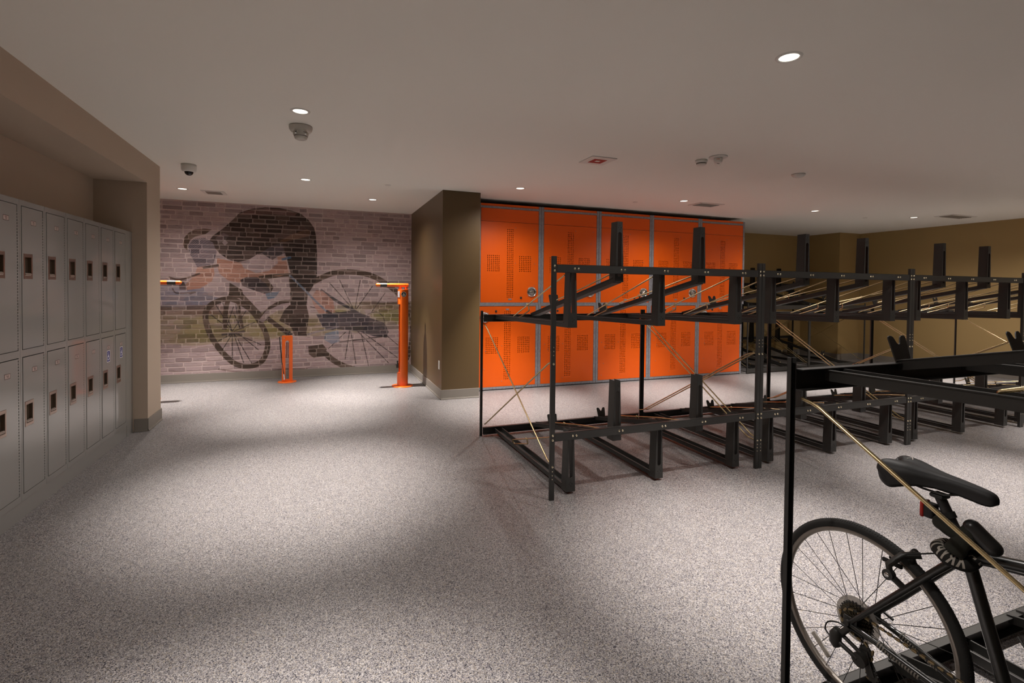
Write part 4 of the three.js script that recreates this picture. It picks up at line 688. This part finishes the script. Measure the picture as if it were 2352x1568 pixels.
  // handlebar, stem, lever hoods
  mesh('stem', sweep([HT.clone().add(V(0, 0.015, -0.005)), HT.clone().add(V(0, 0.06, -0.02)), HT.clone().add(V(0, 0.085, 0.06))], 0.016, 14), M.black, t);
  mesh('handlebar', sweep([V(-0.29, 0.935, 0.80), V(-0.15, 0.93, 0.845), V(0, 0.92, 0.852), V(0.15, 0.93, 0.845), V(0.29, 0.935, 0.80)], 0.0145, 14), M.black, t);
  for (const s of [-1, 1]) mesh('grip', rod(V(s * 0.19, 0.932, 0.835), V(s * 0.30, 0.936, 0.797), 0.017, 14), M.rubber, t);
  mesh('bottle_cage', [sweep([V(0, 0.36, 0.47), V(-0.036, 0.40, 0.50), V(-0.036, 0.52, 0.50), V(0, 0.56, 0.44)], 0.004, 8)], M.black, t);
  const num = canvas(64, 64, c => { c.fillStyle = 'rgb(20,20,19)'; c.fillRect(0, 0, 64, 64); c.fillStyle = 'rgb(190,185,170)'; c.font = '44px sans-serif'; c.textAlign = 'center'; c.fillText('2', 32, 48); });
  mesh('frame_number', at(turn(new THREE.PlaneGeometry(0.022, 0.022), 0, -Math.PI / 2), -0.0192, 0.40, 0.415), mat(0xffffff, 0.5, 0, { map: num }), t);
}
// chain lock wrapped about the seat cluster
{
  const t = thing('bicycle_lock', 'fabric-sleeved chain lock with white letters wrapped below the bicycle saddle', 'lock', [BX, BY, BZ]);
  const letters = canvas(1024, 128, (c, w, h) => { c.fillStyle = 'rgb(24,23,20)'; c.fillRect(0, 0, w, h); c.fillStyle = 'rgb(176,170,160)'; c.font = 'bold 120px sans-serif'; c.save(); c.scale(1.25, 1); c.fillText('KRYPTONITE', 4, 108); c.restore(); });
  letters.wrapS = letters.wrapT = THREE.RepeatWrapping; letters.repeat.set(5.2, 2); letters.offset.set(0.45, 0);
  const print = mat(0xffffff, 0.85, 0, { map: letters }), cloth = mat(lin(0.016, 0.017, 0.011), 0.9);
  const C = V(0, 0.735, 0.300), ring = [], pouch = [], strap = [];
  // lettered ring round the stays and seat tube, dipping on the near side
  for (let i = 0; i <= 60; i++) { const a = i / 60 * Math.PI * 2; ring.push(V(C.x - 0.008 + Math.cos(a) * 0.040, C.y - 0.004 + Math.cos(a) * 0.012 + 0.006 * Math.sin(2 * a), C.z - 0.006 + Math.sin(a) * 0.046)); }
  mesh('printed_sleeve', sweep(ring, u => 0.0205 + 0.0012 * Math.sin(u * 40), 18), print, t);
  for (let i = 0; i <= 40; i++) { const a = 0.9 + i / 40 * 5.0; pouch.push(V(C.x - 0.002 + Math.cos(a) * 0.036, C.y + 0.056 + 0.020 * Math.cos(a + 2.4), C.z - 0.004 + Math.sin(a) * 0.048)); }
  mesh('cloth_sleeve', sweep(pouch, u => 0.017 + 0.005 * Math.sin(u * 3.14) + 0.001 * Math.sin(u * 30), 18), cloth, t);
  for (let i = 0; i <= 16; i++) { const u = i / 16; strap.push(V(-0.046 + 0.012 * u, C.y + 0.010 + 0.088 * Math.sin(u * 1.45), C.z + 0.004 + 0.052 * u)); }
  mesh('lock_cover', sweep(strap, u => 0.027 - 0.004 * u + 0.001 * Math.sin(u * 20), 18, 0.75), cloth, t);
  mesh('lock_cylinder', [rod(V(-0.032, 0.836, 0.342), V(-0.030, 0.796, 0.392), 0.0225, 26), at(new THREE.SphereGeometry(0.0225, 20, 12), -0.030, 0.796, 0.392), at(new THREE.SphereGeometry(0.0225, 20, 12), -0.032, 0.836, 0.342)], mat(lin(0.014, 0.014, 0.014), 0.32), t);
}

renderer.render(scene, camera);
